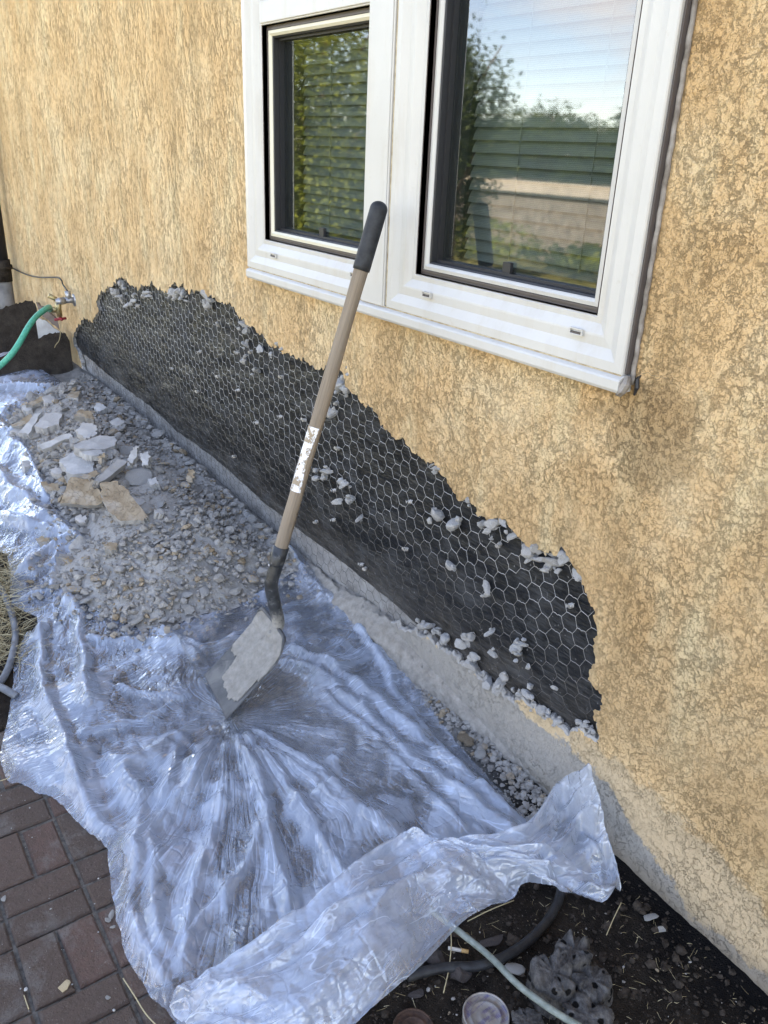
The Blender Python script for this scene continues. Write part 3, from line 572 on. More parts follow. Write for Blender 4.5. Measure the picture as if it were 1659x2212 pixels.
# sill: sloping nose with grime line
m = MB(); sp = [(.02, 1.0655), (-.023, 1.0655), (-.026, 1.064), (-.034, 1.060), (-.037, 1.056), (-.037, 1.040), (-.033, 1.034), (.02, 1.034)]
vs = [(x, y, z) for x in (-2.506, -.957) for y, z in sp]; n = len(sp); m.add(vs, [(k, (k+1) % n, n+(k+1) % n, n+k) for k in range(n)]+[tuple(range(n-1, -1, -1)), tuple(range(n, 2*n))]); m.build('sill', M_VINYL, win)
m = MB(); m.box((-2.50, -.0262, 1.0645), (-.964, -.0232, 1.0672)); m.build('grime_line', M_DIRT, win)
openings = [(-2.422, -1.836, 1.160, 1.742), (-1.632, -1.056, 1.160, ZT-.094)]
for ox0, ox1, oz0, oz1 in openings:
    m = MB(); ring([(0, -.0085), (.0, .008), (.007, .008), (.007, .004), (.011, .004), (.011, .020), (.026, .020)], ox0, ox1, oz0, oz1, m); m.build('screen_channel', M_DKBRZ, win)
    m = MB(); ring([(.012, .022), (.012, .006), (.020, .004), (.026, .010), (.026, .030)], ox0, ox1, oz0, oz1, m); m.build('glazing_bead', M_VINYL if ox0 > -2 else M_BEAD, win)
    m = MB(); ring([(.0262, .012), (.030, .014), (.030, .030), (.036, .030), (.034, .046), (.040, .046), (.040, .095), (-.04, .095)], ox0, ox1, oz0, oz1, m); m.build('gasket', M_BLACK, win)
    m = MB(); m.add([(ox0+.034, .044, oz0+.034), (ox1-.034, .044, oz0+.034), (ox1-.034, .044, oz1-.034), (ox0+.034, .044, oz1-.034)], [(0, 1, 2, 3)]); m.build('glass', M_GLASS, win)
    m = MB(); y_ = .052; m.add([(ox0+.044, y_, oz0+.044), (ox1-.044, y_, oz0+.044), (ox1-.044, y_, oz1-.044), (ox0+.044, y_, oz1-.044)], [(0, 1, 2, 3)]); m.build('insect_screen', M_SCREEN, win)
    m = MB(); z = oz0+.047; k = 0
    while z < oz1:
        w = .0; xa, xb = ox0+.042, ox1-.02; sag = .002*math.sin(z*40); t = .0135
        cr_ = [(.118, z+.0145), (.112, z+.007), (.107, z-.002), (.104, z-.0135)]
        vs = [(x, y, zz+sag*(x-xa)) for x in (xa, xb) for y, zz in cr_]; m.add(vs, [(i, i+1, i+5, i+4) for i in range(3)]); z += .0268
    for xx in (ox0+.2, ox1-.16): m.box((xx, .1030, oz0+.05), (xx+.0015, .1045, oz1))
    m.build('blind', M_BLIND, win)
    m = MB(); xx = (ox0+ox1)/2-.03 if ox0 > -2 else ox0+.26
    m.box((xx, .034, oz0+.0345), (xx+.024, .0425, oz0+.058)); m.build('screen_tab', M_BLACK, win)
m = MB(); m.box((-2.6, .20, .9), (-.85, 1.6, .92)); m.box((-2.6, 1.6, .9), (-.85, 1.62, 2.6)); m.build('room', M_ROOM, win)
for x, y in ((590, 552), (764, 594), (921, 637), (1244, 716)):
    p = onY(x, y, -.024); m = MB(); a, c = p[0], p[2]; w, h_ = .0165, .0065; t = .0022
    m.box((a-w, -.0262, c+h_-t), (a+w, -.0200, c+h_)); m.box((a-w, -.0262, c-h_), (a+w, -.0200, c-h_+t)); m.box((a-w, -.0260, c-h_+t), (a-w+t, -.0200, c+h_-t)); m.box((a+w-t, -.0260, c-h_+t), (a+w, -.0200, c+h_-t))
    m.box((a-w+t, -.0238, c-h_+t), (a+w-t, -.0195, c-h_*.1), 1)
    wc = m.build('weep_cover', None, win, mats=[M_VINYL, M_DKBRZ])
# caulk bead down the near jamb and the broken sill end
P = [(-.953+.0008*math.sin(k*1.7), -.005, 1.05+k*.012+0) for k in range(112)]; m = MB(); m.tube(P, [.0048*(1+random.uniform(-.05, .05)) for _ in P], 8, True, 0, .05); m.build('caulk', M_CAULK, win, True)
m = MB(); m.box((-.9615, -.0185, 1.068), (-.9575, .012, ZT)); m.build('jamb_gap', M_DKBRZ, win)
m = MB(); m.tube([(-.962, -.026, 1.030), (-.955, -.028, 1.040), (-.950, -.024, 1.052), (-.952, -.018, 1.066)], [.006, .010, .009, .006], 8, True, 0, .3); m.build('torn_sill_end', M_CAULK, win, False)
m = MB(); m.tube([(-.946, -.001, 1.030), (-.941, -.0015, 1.046), (-.944, -.0012, 1.062), (-.938, -.001, 1.07)], [.002, .005, .004, .001], 6, True, 0, .3); m.build('dark_crack', M_BLACK, win)
# hairline cracks in the stucco (thin black tubes set flush in the face)
for pts in ([(545, 905/1.507), (551, 640), (548, 668), (540, 700)], [(1375, 808), (1395, 806), (1420, 812), (1450, 818)], [(1443, 1845), (1450, 1862), (1455, 1875)]):
    P = []; m = MB()
    for k in range(len(pts)-1):
        for t in np.linspace(0, 1, 7)[:-1]: q = onY(pts[k][0]*(1-t)+pts[k+1][0]*t, pts[k][1]*(1-t)+pts[k+1][1]*t, -.0002); P.append((q[0]+random.gauss(0, .0015), .0004, q[2]+random.gauss(0, .0015)))
    m.tube(P, .0006, 5); m.build('crack', M_BLACK, house)
# ================================================================ SPIGOT, CABLE, PIPE, SLABS, GREEN HOSE
M_BRASS = worn('brass', (.30, .22, .10), (.55, .45, .25), 120, .4, metal=.8); M_STEEL = worn('old_steel', (.25, .24, .24), (.5, .5, .5), 60, .4, metal=.8)
M_RED = NB('red_handle', .45, .4).done((.28, .02, .03)); M_GREEN = worn('green_hose', (.03, .30, .20), (.06, .42, .29), 80, .45); M_CABLE = NB('black_cable', .5, .3).done((.02, .018, .018))
sp0 = onY(160, 648, 0.); B = np.array([sp0[0], 0, sp0[2]])
sp_ = empty('water_spigot', tuple(B), label='brass garden tap with a red handle low on the tan wall beside the broken opening', cat='tap')
m = MB(); m.tube([B+[0, .02, 0], B+[0, -.055, .0]], .016, 12); m.tube([B+[0, -.05, 0], B+[-.0, -.10, -.005]], .02, 12); m.tube([B+[0, -.03, .0], B+[0, -.03, .05]], [.014, .016], 10); m.tube([B+[0, 0.012, 0], B+[0, -.004, 0]], .034, 14); m.build('vacuum_breaker', M_STEEL, sp_, True)
m = MB(); m.tube([B+[0, -.085, 0], B+[.0, -.09, -.04], B+[0, -.085, -.085]], [.017, .018, .014], 10); m.tube([B+[0, -.09, -.045], B+[-.02, -.13, -.05]], .016, 10); m.tube([B+[0, -.08, .0], B+[-.01, -.13, .03]], [.010, .014], 8); m.build('tap_body', M_BRASS, sp_, True)
m = MB(); c_ = B+[0, -.085, -.10]; m.tube([c_, c_+[0, 0, .012]], .010, 8)
for a in (0, 1.57): m.tube([c_-[.032*math.cos(a), .032*math.sin(a), 0], c_+[.032*math.cos(a), .032*math.sin(a), .004]], .0075, 6)
m.build('handle', M_RED, sp_, True)
e0 = B+[-.02, -.13, -.05]; hz = [onY(x, y, Y) for x, y, Y in ((105, 664, -.25), (80, 682, -.34), (62, 705, -.40), (45, 735, -.45), (25, 765, -.50), (0, 790, -.55), (-30, 812, -.6), (-70, 830, -.62))]
m = MB(); m.tube(spline([e0]+hz, 6), .0135, 12); ho = m.build('garden_hose', M_GREEN, None, True); tag(ho, 'green garden hose arching down from the wall tap onto the plastic', 'hose')
cb = [B+[0, -.03, .05]]+[onY(x, y, -.02) for x, y in ((136, 615), (133, 606), (126, 600), (112, 599), (85, 599), (60, 594), (35, 583), (15, 572), (4, 560), (-6, 520), (-14, 440))]
m = MB(); m.tube(spline(cb, 6), .0042, 8); tag(m.build('cable', M_CABLE, None, True), 'thin black cable drooping along the tan wall to the tap', 'cable')
pb = onY(12, 640, -.09); px_ = pb[0]
pp = empty('downpipe', (px_, -.09, .2), label='grey upright pipe against the far end of the tan wall', cat='pipe')
m = MB(); m.tube([(px_, -.09, .12), (px_, -.09, .52)], .055, 16); m.build('lower_pipe', worn('grey_pipe', (.13, .125, .115), (.23, .22, .20), 12, .7), pp, True)
m = MB(); m.tube([(px_, -.09, .52), (px_, -.09, .66)], .060, 16); m.tube([(px_, -.09, .60), (px_, -.09, .625)], .070, 16); m.build('coupling', M_SLABSOIL, pp, True)
m = MB(); m.tube([(px_-.0, -.09, .66), (px_-.05, -.09, 2.7)], .05, 16); m.build('upper_pipe', M_BLACK, pp, True)
def dslab(name, top, label, thick, mat, Yb, bottom_z=.1, cat='panel'):
    P = [onP(x, y, Yb[0], Yb[1]) for x, y in top]; n = np.array(Yb[1], float); n /= np.linalg.norm(n)
    if np.dot(n, fwd) > 0: n = -n
    sub = []
    for i in range(len(P)):
        for t in np.linspace(0, 1, 9)[:-1]: q = P[i-1]*(1-t)+P[i]*t; sub.append(q+np.array([0, 0, random.gauss(0, .004)]))
    N = len(sub); c = np.mean(sub, 0); front = sub; vs = list(front)+[q-n*thick for q in front]+[c*.4+q*.6+n*random.uniform(-.004, .008) for q in front]+[c+n*.005]
    fs = [tuple(range(N))]+[(i, N+i, N+(i+1) % N, (i+1) % N) for i in range(N)]+[tuple(N+i for i in range(N))]
    lc = np.array([c[0], c[1], min(q[2] for q in P)]); o = mesh_obj(name, [q-lc for q in vs], fs, mat, None, False, tuple(lc)); tag(o, label, cat)
    return o
dslab('soil_caked_panel', [(-60, 700), (0, 668), (35, 655), (66, 650), (76, 656), (84, 690), (88, 730), (60, 790), (-60, 800)], 'dark soil-caked panel standing furthest back beside the grey pipe', .05, M_SLABSOIL, (onY(60, 700, -.12), (.9, -.25, .3)))
dslab('soil_caked_panel', [(-60, 800), (0, 770), (70, 735), (120, 718), (140, 718), (150, 735), (157, 790), (157, 830), (60, 850), (-60, 860)], 'dark soil-caked panel with a rounded top leaning on the wall behind the plastic hump', .05, M_SLABSOIL, (onY(140, 730, -.06), (.9, -.25, .3)))
dslab('pale_board', [(76, 684), (96, 692), (140, 725), (128, 735), (95, 760), (84, 740)], 'pale weathered board wedged between the two dark panels', .02, worn('pale_board', (.30, .29, .27), (.46, .45, .42), 10), (onY(110, 715, -.10), (.75, -.55, .3)), cat='board')
dslab('brown_plank', [(78, 654), (90, 662), (148, 708), (152, 722), (140, 722), (86, 676)], 'brown wooden plank lying along the wall above the pale board', .02, worn('brown_plank', (.12, .09, .07), (.2, .15, .12), 15), (onY(110, 690, -.03), (.6, -.75, .2)), cat='board')
m = MB(); m.tube([onY(x, y, -.2) for x, y in ((176/2-1, 838-14), (181-90, 818-10), (194-90, 788-8), (205-90, 760-6), (213-90, 740))], .003, 6)
# ================================================================ PLASTIC SHEET (numpy cloth)
def relax(P, rest_scale, mask, zmin, it=120, pin=None, grav=.0006, seed=1, xmul=1.):
    """P: (nx,ny,3) start; edge rest lengths = start length * rest_scale, so the film buckles into folds; zmin(x,y) is what it lies on"""
    rg = np.random.default_rng(seed); P = P.copy(); D = []
    for di, dj, st in ((1, 0, 1.), (0, 1, 1.), (1, 1, .7), (1, -1, .7), (2, 0, .12), (0, 2, .12)):
        if dj >= 0: a = (slice(0, P.shape[0]-di), slice(0, P.shape[1]-dj)); b = (slice(di, None), slice(dj, None))
        else: a = (slice(0, P.shape[0]-di), slice(-dj, None)); b = (slice(di, None), slice(0, P.shape[1]+dj))
        L = np.linalg.norm(P[b]-P[a], axis=-1); s = rest_scale if np.isscalar(rest_scale) else (rest_scale[a]+rest_scale[b])/2
        D.append((a, b, L*s, st*.42))
    zf = zmin(P[..., 0], P[..., 1])
    P[..., 2] += rg.normal(size=P.shape[:2])*.0003
    P0 = P.copy()
    for k in range(it):
        P[..., 2] -= grav
        for a, b, L, st in D:
            d = P[b]-P[a]; l = np.linalg.norm(d, axis=-1)+1e-9; c = d*((l-L)/l*st*.5)[..., None]; P[a] += c; P[b] -= c
        if k % 15 == 0: zf = zmin(P[..., 0], P[..., 1])
        under = P[..., 2] < zf; P[..., 2] = np.maximum(P[..., 2], zf)
        P[under, :2] = P[under, :2]*.6+P0[under, :2]*.4
        if pin is not None: P[pin] = P0[pin]
    return P
SH_D = [(-10, 776), (30, 764), (60, 761), (100, 778), (140, 797), (200, 832), (330, 938), (480, 1062), (520, 1096), (550, 1128), (575, 1150), (610, 1172), (640, 1186), (672, 1225), (700, 1262), (722, 1280), (745, 1298), (770, 1322), (800, 1360), (825, 1378), (850, 1400), (868, 1436), (900, 1478), (930, 1522), (950, 1560), (985, 1600), (1020, 1640), (1060, 1682), (1110, 1735), (1150, 1775), (1210, 1800), (1250, 1830),
        (1318, 1905), (1290, 1940), (1200, 1905), (1130, 1880), (1070, 1935), (980, 1990), (880, 2092), (780, 2175), (680, 2255), (500, 2290), (425, 2230), (372, 2196), (340, 2165), (310, 2125), (285, 2085), (270, 2060), (262, 2010), (250, 1960), (238, 1890), (232, 1830), (205, 1805), (180, 1785), (140, 1742), (110, 1718), (80, 1712), (45, 1690), (20, 1690), (6, 1660), (0, 1625), (15, 1560), (24, 1500), (28, 1440), (50, 1375), (85, 1348), (80, 1330), (26, 1306), (22, 1260), (15, 1195), (-20, 1180), (-200, 1120), (-300, 1000), (-260, 850), (-120, 790)]
def GP1(x, y): return np.where(inpoly(x, y, PV_W), 0., GN(x, y))
def GP(x, y):
    x = np.asarray(x, float); y = np.asarray(y, float); return sum(GP1(x+a, y+b) for a in (-.025, 0, .025) for b in (-.025, 0, .025))/9
SHW = np.array([onG(x, y, .010, GP)[:2] for x, y in SH_D])
for q in SHW:
    if q[0] < -2.7 and q[1] > -.25: q[1] -= .09
SHW = np.array(jag([p for p in SHW], .003, 1))
FOLDS = [([(470, 1565), (400, 1700), (300, 1810), (278, 1960), (335, 2120)], .030, .035), ([(482, 1600), (478, 1750), (425, 1900), (400, 2080)], .022, .03), ([(500, 1580), (560, 1700), (600, 1860), (640, 1960)], .028, .03),
         ([(520, 1570), (620, 1700), (720, 1850), (770, 1930)], .024, .03), ([(545, 1562), (700, 1680), (830, 1790), (900, 1850)], .026, .03), ([(625, 1420), (760, 1520), (900, 1640), (1020, 1730), (1120, 1800)], .034, .035),
         ([(640, 1400), (800, 1500), (950, 1620), (1140, 1775)], .030, .03), ([(560, 1600), (720, 1720), (960, 1840)], .02, .025), ([(150, 1290), (185, 1400), (190, 1520)], .035, .03), ([(90, 1350), (80, 1440), (120, 1540), (170, 1700), (225, 1800)], .035, .03),
         ([(175, 1590), (300, 1560), (430, 1475)], .025, .025), ([(190, 1700), (330, 1630), (430, 1545)], .022, .025), ([(340, 1350), (390, 1400), (440, 1405), (560, 1345), (640, 1330)], .03, .025), ([(260, 1480), (390, 1505), (430, 1440)], .03, .022),
         ([(200, 1372), (330, 1385), (425, 1418)], .025, .025), ([(625, 1195), (710, 1285), (770, 1345), (860, 1480), (1000, 1640)], .020, .02), ([(700, 1500), (860, 1640), (1000, 1790)], .022, .02), ([(380, 1620), (330, 1760), (330, 1900), (360, 2050)], .022, .025),
         ([(-60, 980), (60, 1090), (180, 1185)], .05, .05), ([(-40, 1100), (110, 1150)], .04, .04), ([(10, 1255), (80, 1210), (125, 1170), (150, 1160)], .055, .04), ([(-40, 880), (60, 980), (95, 1075)], .04, .05), ([(-60, 860), (40, 835), (110, 842)], .06, .06), ([(-20, 940), (40, 935)], .05, .05),
         ([(-30, 785), (60, 768), (140, 806)], .07, .10), ([(30, 1300), (110, 1262), (130, 1180)], .03, .03), ([(100, 905), (150, 865), (195, 850)], .03, .03), ([(570, 1345), (640, 1300), (690, 1290)], .02, .03), ([(430, 2000), (520, 1900), (560, 1780)], .02, .025), ([(240, 1640), (300, 1700), (300, 1800)], .02, .03)]
FOLDS = [([onG(x, y, .02)[:2] for x, y in p], h, w) for p, h, w in FOLDS]
TIP = onG(500, 1535, .03)
def facets(U, V, pts, hs):
    """piecewise-flat surface through random points: flat panels between sharp creases, the way film lies"""
    r = delaunay_2d_cdt([Vector(p) for p in pts], [], [], 0, 1e-6); vo, fo, orig = r[0], r[2], r[3]
    hv = [hs[o[0]] for o in orig]; Z = np.zeros(U.shape); ua = U[:, 0]; va = V[0]; dec = ua[0] > ua[-1]
    for f in fo:
        (x1, y1), (x2, y2), (x3, y3) = (vo[i][:] for i in f); xl, xh = min(x1, x2, x3), max(x1, x2, x3); yl, yh = min(y1, y2, y3), max(y1, y2, y3)
        if dec: i0, i1 = np.searchsorted(-ua, -xh), np.searchsorted(-ua, -xl, 'right')
        else: i0, i1 = np.searchsorted(ua, xl), np.searchsorted(ua, xh, 'right')
        j0, j1 = np.searchsorted(va, yl), np.searchsorted(va, yh, 'right')
        if i0 >= i1 or j0 >= j1: continue
        x = U[i0:i1, j0:j1]; y = V[i0:i1, j0:j1]; D = (y2-y3)*(x1-x3)+(x3-x2)*(y1-y3)
        if abs(D) < 1e-12: continue
        a = ((y2-y3)*(x-x3)+(x3-x2)*(y-y3))/D; b = ((y3-y1)*(x-x3)+(x1-x3)*(y-y3))/D; c = 1-a-b; k = (a > -1e-6)&(b > -1e-6)&(c > -1e-6)
        Z[i0:i1, j0:j1][k] = (a*hv[f[0]]+b*hv[f[1]]+c*hv[f[2]])[k]
    return Z
def scatter(x0, x1, y0, y1, n, rg, dmin):
    P = [];
    for _ in range(n*6):
        p = (rg.uniform(x0, x1), rg.uniform(y0, y1))
        if all((p[0]-q[0])**2+(p[1]-q[1])**2 > dmin*dmin for q in P[-260:]): P.append(p)
        if len(P) >= n: break
    return P
def sheet_z(x, y):
    z = np.zeros(np.shape(x)); rg = np.random.default_rng(12)
    wx = x+.02*fbm(x*7, y*7, 3, 41); wy = y+.02*fbm(x*7, y*7, 3, 43)
    for p, h, w in FOLDS:
        d = pdist(wx, wy, p, False); z = np.maximum(z, .72*h*np.clip(1-d/(w*1.0), 0, 1)**1.1)
    # fan of long folds gathered at the shovel mouth
    pts, hs = [tuple(TIP[:2])], [.0]
    for k, th in enumerate(np.arange(-math.pi*.62, math.pi*.60, .115)):
        rr = .10+.06*rg.random()
        while rr < 1.25:
            t2 = th+rg.normal()*.022; p = (TIP[0]+rr*math.cos(t2), TIP[1]+rr*math.sin(t2))
            pts.append(p); hs.append((rg.uniform(.008, .026) if k % 2 else rg.uniform(0, .006))*min(1, rr/.3+.2)); rr += rg.uniform(.10, .24)
    for p in scatter(-6.7, -1.95, -1.3, .2, 620, rg, .065): 
        if (p[0]-TIP[0])**2+(p[1]-TIP[1])**2 > .10**2 and p[0] < TIP[0]-.06: pts.append(p); hs.append(rg.choice([0, 0, rg.uniform(.005, .036)]))
    for c_ in ((-7, -1.6), (-7, .4), (.2, -1.6), (.2, .4)): pts.append(c_); hs.append(0)
    z = z+facets(x, y, pts, hs)
    pts, hs = [tuple(TIP[:2])], [.0]
    for k, th in enumerate(np.arange(-math.pi*.64, math.pi*.62, .040)):
        rr = .06+.08*rg.random()
        while rr < 1.3:
            t2 = th+rg.normal()*.010; pts.append((TIP[0]+rr*math.cos(t2), TIP[1]+rr*math.sin(t2))); hs.append(rg.uniform(.002, .009)*min(1, rr/.25)*(1.2-rr*.5) if k % 2 else 0); rr += rg.uniform(.08, .22)
    for c_ in ((-7, -1.6), (-7, .4), (.2, -1.6), (.2, .4)): pts.append(c_); hs.append(0)
    z = z+facets(x, y, pts, hs)*(x > TIP[0]-.3)
    P2 = scatter(-4.2, -.55, -1.3, .2, 3200, rg, .022)+[(-7, -1.6), (-7, .4), (.2, -1.6), (.2, .4)]; z = z+facets(x, y, P2, list(rg.choice([0, 0, .003, .009], len(P2))))*.8
    return z
ug = [-.62]
while ug[-1] > -6.6: ug.append(ug[-1]-(.0072+.0030*max(0, -ug[-1]-1.2)))
ug = np.array(ug); vg = np.arange(-1.22, .16, .0078); U, Vv = np.meshgrid(ug, vg, indexing='ij')
def rest(x, y): return SURF(x, y)*1.0+.004+.0*x
cover = lambda x, y: sstep(0, .05, pdist(x, y, RUB))*inpoly(x, y, RUB)        # pressed flat below the rubble
ZBL = float(max(GP(*onG(445, 1457, .012, GP)[:2]), GP(*onG(491, 1549, .012, GP)[:2])))+.014
BLD = [onZ(445, 1457, ZBL)[:2], onZ(491, 1549, ZBL)[:2]]
inn = inpoly(U, Vv, SHW); dd = pdist(U, Vv, SHW); GPU = np.maximum(GP(U, Vv), GP1(U, Vv)); z0 = GPU+.006+sheet_z(U, Vv)*(1-cover(U, Vv))*(.15+.85*sstep(0, .04, dd))*(.08+.92*sstep(.02, .11, pdist(U, Vv, BLD+[BLD[1]+np.array([0, .17]), BLD[0]+np.array([0, .17])])*(1-inpoly(U, Vv, BLD+[BLD[1]+np.array([0, .17]), BLD[0]+np.array([0, .17])]))))
z0 = np.where(inn, z0, GPU+.006)
P0 = np.stack([U, Vv, z0], -1)
sc = 1.003+.010*(1-cover(U, Vv))*sstep(0, .06, dd)*inn
PS = relax(P0, sc, inn, lambda x, y: np.maximum(GP(x, y), GP1(x, y))+.005, it=7, grav=.00010, seed=3)

PS[..., 1] = np.minimum(PS[..., 1], .012)
n1, n2 = U.shape; ii = np.arange(n1*n2).reshape(n1, n2); fq = np.stack([ii[:-1, :-1], ii[1:, :-1], ii[1:, 1:], ii[:-1, 1:]], -1).reshape(-1, 4)
cxm = (U[:-1, :-1]+U[1:, 1:])/2; cym = (Vv[:-1, :-1]+Vv[1:, 1:])/2; kk = inpoly(cxm.ravel(), cym.ravel(), SHW); fq = fq[kk]
ec = {}
for f in fq:
    for k in range(4): e = (min(f[k], f[(k+1) % 4]), max(f[k], f[(k+1) % 4])); ec[e] = ec.get(e, 0)+1
bd = np.unique([v for e, c in ec.items() if c == 1 for v in e]); bx_, by_ = U.ravel()[bd], Vv.ravel()[bd]; best = np.full(len(bd), 1e9); qx, qy = bx_.copy(), by_.copy()
for i in range(len(SHW)):
    ax, ay = SHW[i-1]; cx, cy = SHW[i]; L2 = (cx-ax)**2+(cy-ay)**2+1e-12; t = np.clip(((bx_-ax)*(cx-ax)+(by_-ay)*(cy-ay))/L2, 0, 1); X1, Y1 = ax+t*(cx-ax), ay+t*(cy-ay); d = np.hypot(bx_-X1, by_-Y1); k = d < best; best[k] = d[k]; qx[k] = X1[k]; qy[k] = Y1[k]
PSf = PS.reshape(-1, 3); PSf[bd, 0] += qx-bx_; PSf[bd, 1] += qy-by_; PSf[bd, 2] = np.maximum(PSf[bd, 2], GP(PSf[bd, 0], PSf[bd, 1])+.004)
used = np.unique(fq); rm = -np.ones(n1*n2, int); rm[used] = np.arange(len(used)); VS = PS.reshape(-1, 3)[used]; FS = rm[fq]
sheet = empty('plastic_sheet', (-1.6, -.6, .05), label='large crumpled translucent plastic sheet spread over the ground along the wall', cat='plastic sheet')
fo_ = mesh_obj('film', VS-np.array([-1.6, -.6, .05]), FS, M_POLY, None, True); fo_.parent = sheet
la_ = fo_.data.attributes.new('lift', 'FLOAT', 'POINT'); xx_, yy_ = VS[:, 0], VS[:, 1]; lf_ = VS[:, 2]-GP(xx_, yy_)+.016*fbm(xx_*8, yy_*8, 4, 55, .6); th_ = np.arctan2(yy_-TIP[1], xx_-TIP[0]); rr_t = np.hypot(xx_-TIP[0], yy_-TIP[1])
fb_ = .012*fbm(th_*9, rr_t*2.2, 4, 57, .6)*(xx_ > TIP[0]-.2)
la_.data.foreach_set('value', (.25*sstep(.004, .04, lf_)+.75*sstep(.016, .024, lf_+fb_)).astype(np.float32))      # film clings and turns clear where it touches damp ground
fa_ = fo_.data.attributes.new('fan', 'FLOAT_VECTOR', 'POINT'); wl_ = sstep(TIP[0]-.45, TIP[0]-.15, xx_)
fa_.data.foreach_set('vector', np.stack([(th_+.09*fbm(xx_*4, yy_*4, 3, 61)*sstep(.05, .5, rr_t))*8*wl_+(1-wl_)*(xx_*6+yy_*9), rr_t*1.3*wl_+(1-wl_)*(yy_*2-xx_*3), xx_*0], 1).astype(np.float32).ravel())
# turned-back flap at the near end: from the fold line (lower) to the free hem (upper)
LOW = [(470, 2330, .012), (560, 2330, .012), (640, 2310, .015), (720, 2272, .018), (800, 2205, .02), (900, 2118, .025), (950, 2065, .025), (1000, 2012, .025), (1050, 1985, .025), (1090, 1962, .03), (1112, 1940, .04), (1130, 1912, .055), (1180, 1930, .045), (1240, 1952, .035), (1300, 1966, .03), (1325, 1945, .03), (1341, 1925, .035)]
UPP = [(362, 2200, .03), (385, 2160, .05), (420, 2130, .06), (470, 2100, .07), (560, 2050, .08), (640, 1990, .08), (700, 1945, .08), (760, 1898, .08), (830, 1850, .085), (875, 1826, .09), (910, 1828, .09), (960, 1838, .09), (1060, 1822, .10), (1145, 1782, .11), (1195, 1712, .13), (1240, 1682, .16), (1262, 1692, .155)]
lo = np.array([onZ(*p) for p in LOW]); up = np.array([onZ(*p) for p in UPP]); up[:, 1] = np.minimum(up[:, 1], -.02)
for k in (-1, -2, -3): 
    q = onY(UPP[k][0], UPP[k][1], -.045+.0*k); up[k] = q
q = onY(1341, 1925, -.05); 
def resamp(P, n, t=None):
    P = np.array(spline(P, 6)); return np.stack([np.interp(np.linspace(0, 1, n), np.linspace(0, 1, len(P)), P[:, k]) for k in range(3)], -1)
NU, NV = 230, 78
A = resamp(list(lo), NU); Bq = resamp(list(up), NU)
# right side edge hangs: (1341,1925) ... (1300,1790) ... (1262,1692)
t = np.linspace(0, 1, NV)[None, :, None]; PF_ = A[:, None, :]*(1-t)+Bq[:, None, :]*t
uu = np.linspace(0, 1, NU)[:, None]; tt = np.linspace(0, 1, NV)[None, :]
sx, sy = PF_[..., 0], PF_[..., 1]
wx = sx+.015*fbm(sx*10, sy*10, 3, 81)
bul = .055*np.sin(math.pi*np.clip(tt*1.0, 0, 1))**.8*(.6+.4*np.sin(uu*5))
rgf = np.random.default_rng(44); TU, TV = np.meshgrid(np.linspace(0, 1, NU), np.linspace(0, .42, NV), indexing='ij')
fp = scatter(0, .80, 0, .42, 90, rgf, .045)+scatter(.76, 1, 0, .42, 70, rgf, .022)+[(-.1, -.1), (1.1, -.1), (-.1, .6), (1.1, .6)]; fz = facets(TU, TV, fp, [rgf.choice([0, .4, 1.])*(.030 if p[0] < .78 else .045) for p in fp])
fp2 = scatter(0, 1, 0, .42, 900, rgf, .013)+[(-.1, -.1), (1.1, -.1), (-.1, .6), (1.1, .6)]; fz = fz+facets(TU, TV, fp2, list(rgf.choice([0, 0, .003, .007], len(fp2))))*.6
hem = .022*np.exp(-((tt-.93)/.05)**2)+.014*np.exp(-((tt-.62-.1*np.sin(uu*4))/.035)**2)
PF_[..., 2] += bul+fz+hem
pin = np.zeros((NU, NV), bool); pin[::3, 0] = True; pin[::2, -1] = True; pin[-1, ::6] = True
PF2 = relax(PF_, 1.004, None, lambda x, y: GP(x, y)+.014, it=26, pin=pin, grav=.00006, seed=9)
PF2[..., 1] = np.minimum(PF2[..., 1], -.004)
# keep the end off the wall but real
ii = np.arange(NU*NV).reshape(NU, NV); fq = np.stack([ii[:-1, :-1], ii[1:, :-1], ii[1:, 1:], ii[:-1, 1:]], -1).reshape(-1, 4)
mesh_obj('folded_flap', PF2.reshape(-1, 3)-np.array([-1.6, -.6, .05]), fq, plastic('polythene_flap', .31, (.74, .84, .98)), None, True).parent = sheet
fl_ = bpy.data.objects['folded_flap']; fa_ = fl_.data.attributes.new('fan', 'FLOAT_VECTOR', 'POINT'); fa_.data.foreach_set('vector', np.stack([uu*5+tt*2, tt*3-uu*2, 0*uu+0*tt+.37], -1).reshape(-1, 3).astype(np.float32).ravel())
# ================================================================ RUBBLE
def FILMZ(x, y):
    i = np.clip(np.searchsorted(-ug, -np.asarray(x, float)), 0, len(ug)-1); j = np.clip(np.searchsorted(vg, np.asarray(y, float)), 0, len(vg)-1); return PS[i, j, 2]
gx = np.arange(-5.6, -1.7, .018); gy = np.arange(-1.15, .024, .014); A_, B_ = np.meshgrid(gx, gy, indexing='ij'); n1, n2 = A_.shape
zz = SURF(A_, B_)+.006+.007*sstep(.50, .62, vnoise(A_*3.3+1.2, B_*3.3, 15))*sstep(0, .1, pdist(A_, B_, RUB))+.010*fbm(A_*22, B_*22, 4, 91, .65)*sstep(0, .05, pdist(A_, B_, RUB)); zz = zz+(FILMZ(A_, B_)+.002-zz)*(1-sstep(.012, .06, pdist(A_, B_, RUB))); ii = np.arange(n1*n2).reshape(n1, n2)
fq = np.stack([ii[:-1, :-1], ii[1:, :-1], ii[1:, 1:], ii[:-1, 1:]], -1).reshape(-1, 4); inR = inpoly((A_[:-1, :-1]+.009).ravel(), (B_[:-1, :-1]+.007).ravel(), RUB)&(pdist((A_[:-1, :-1]+.009).ravel(), (B_[:-1, :-1]+.007).ravel(), RUB)>.010)
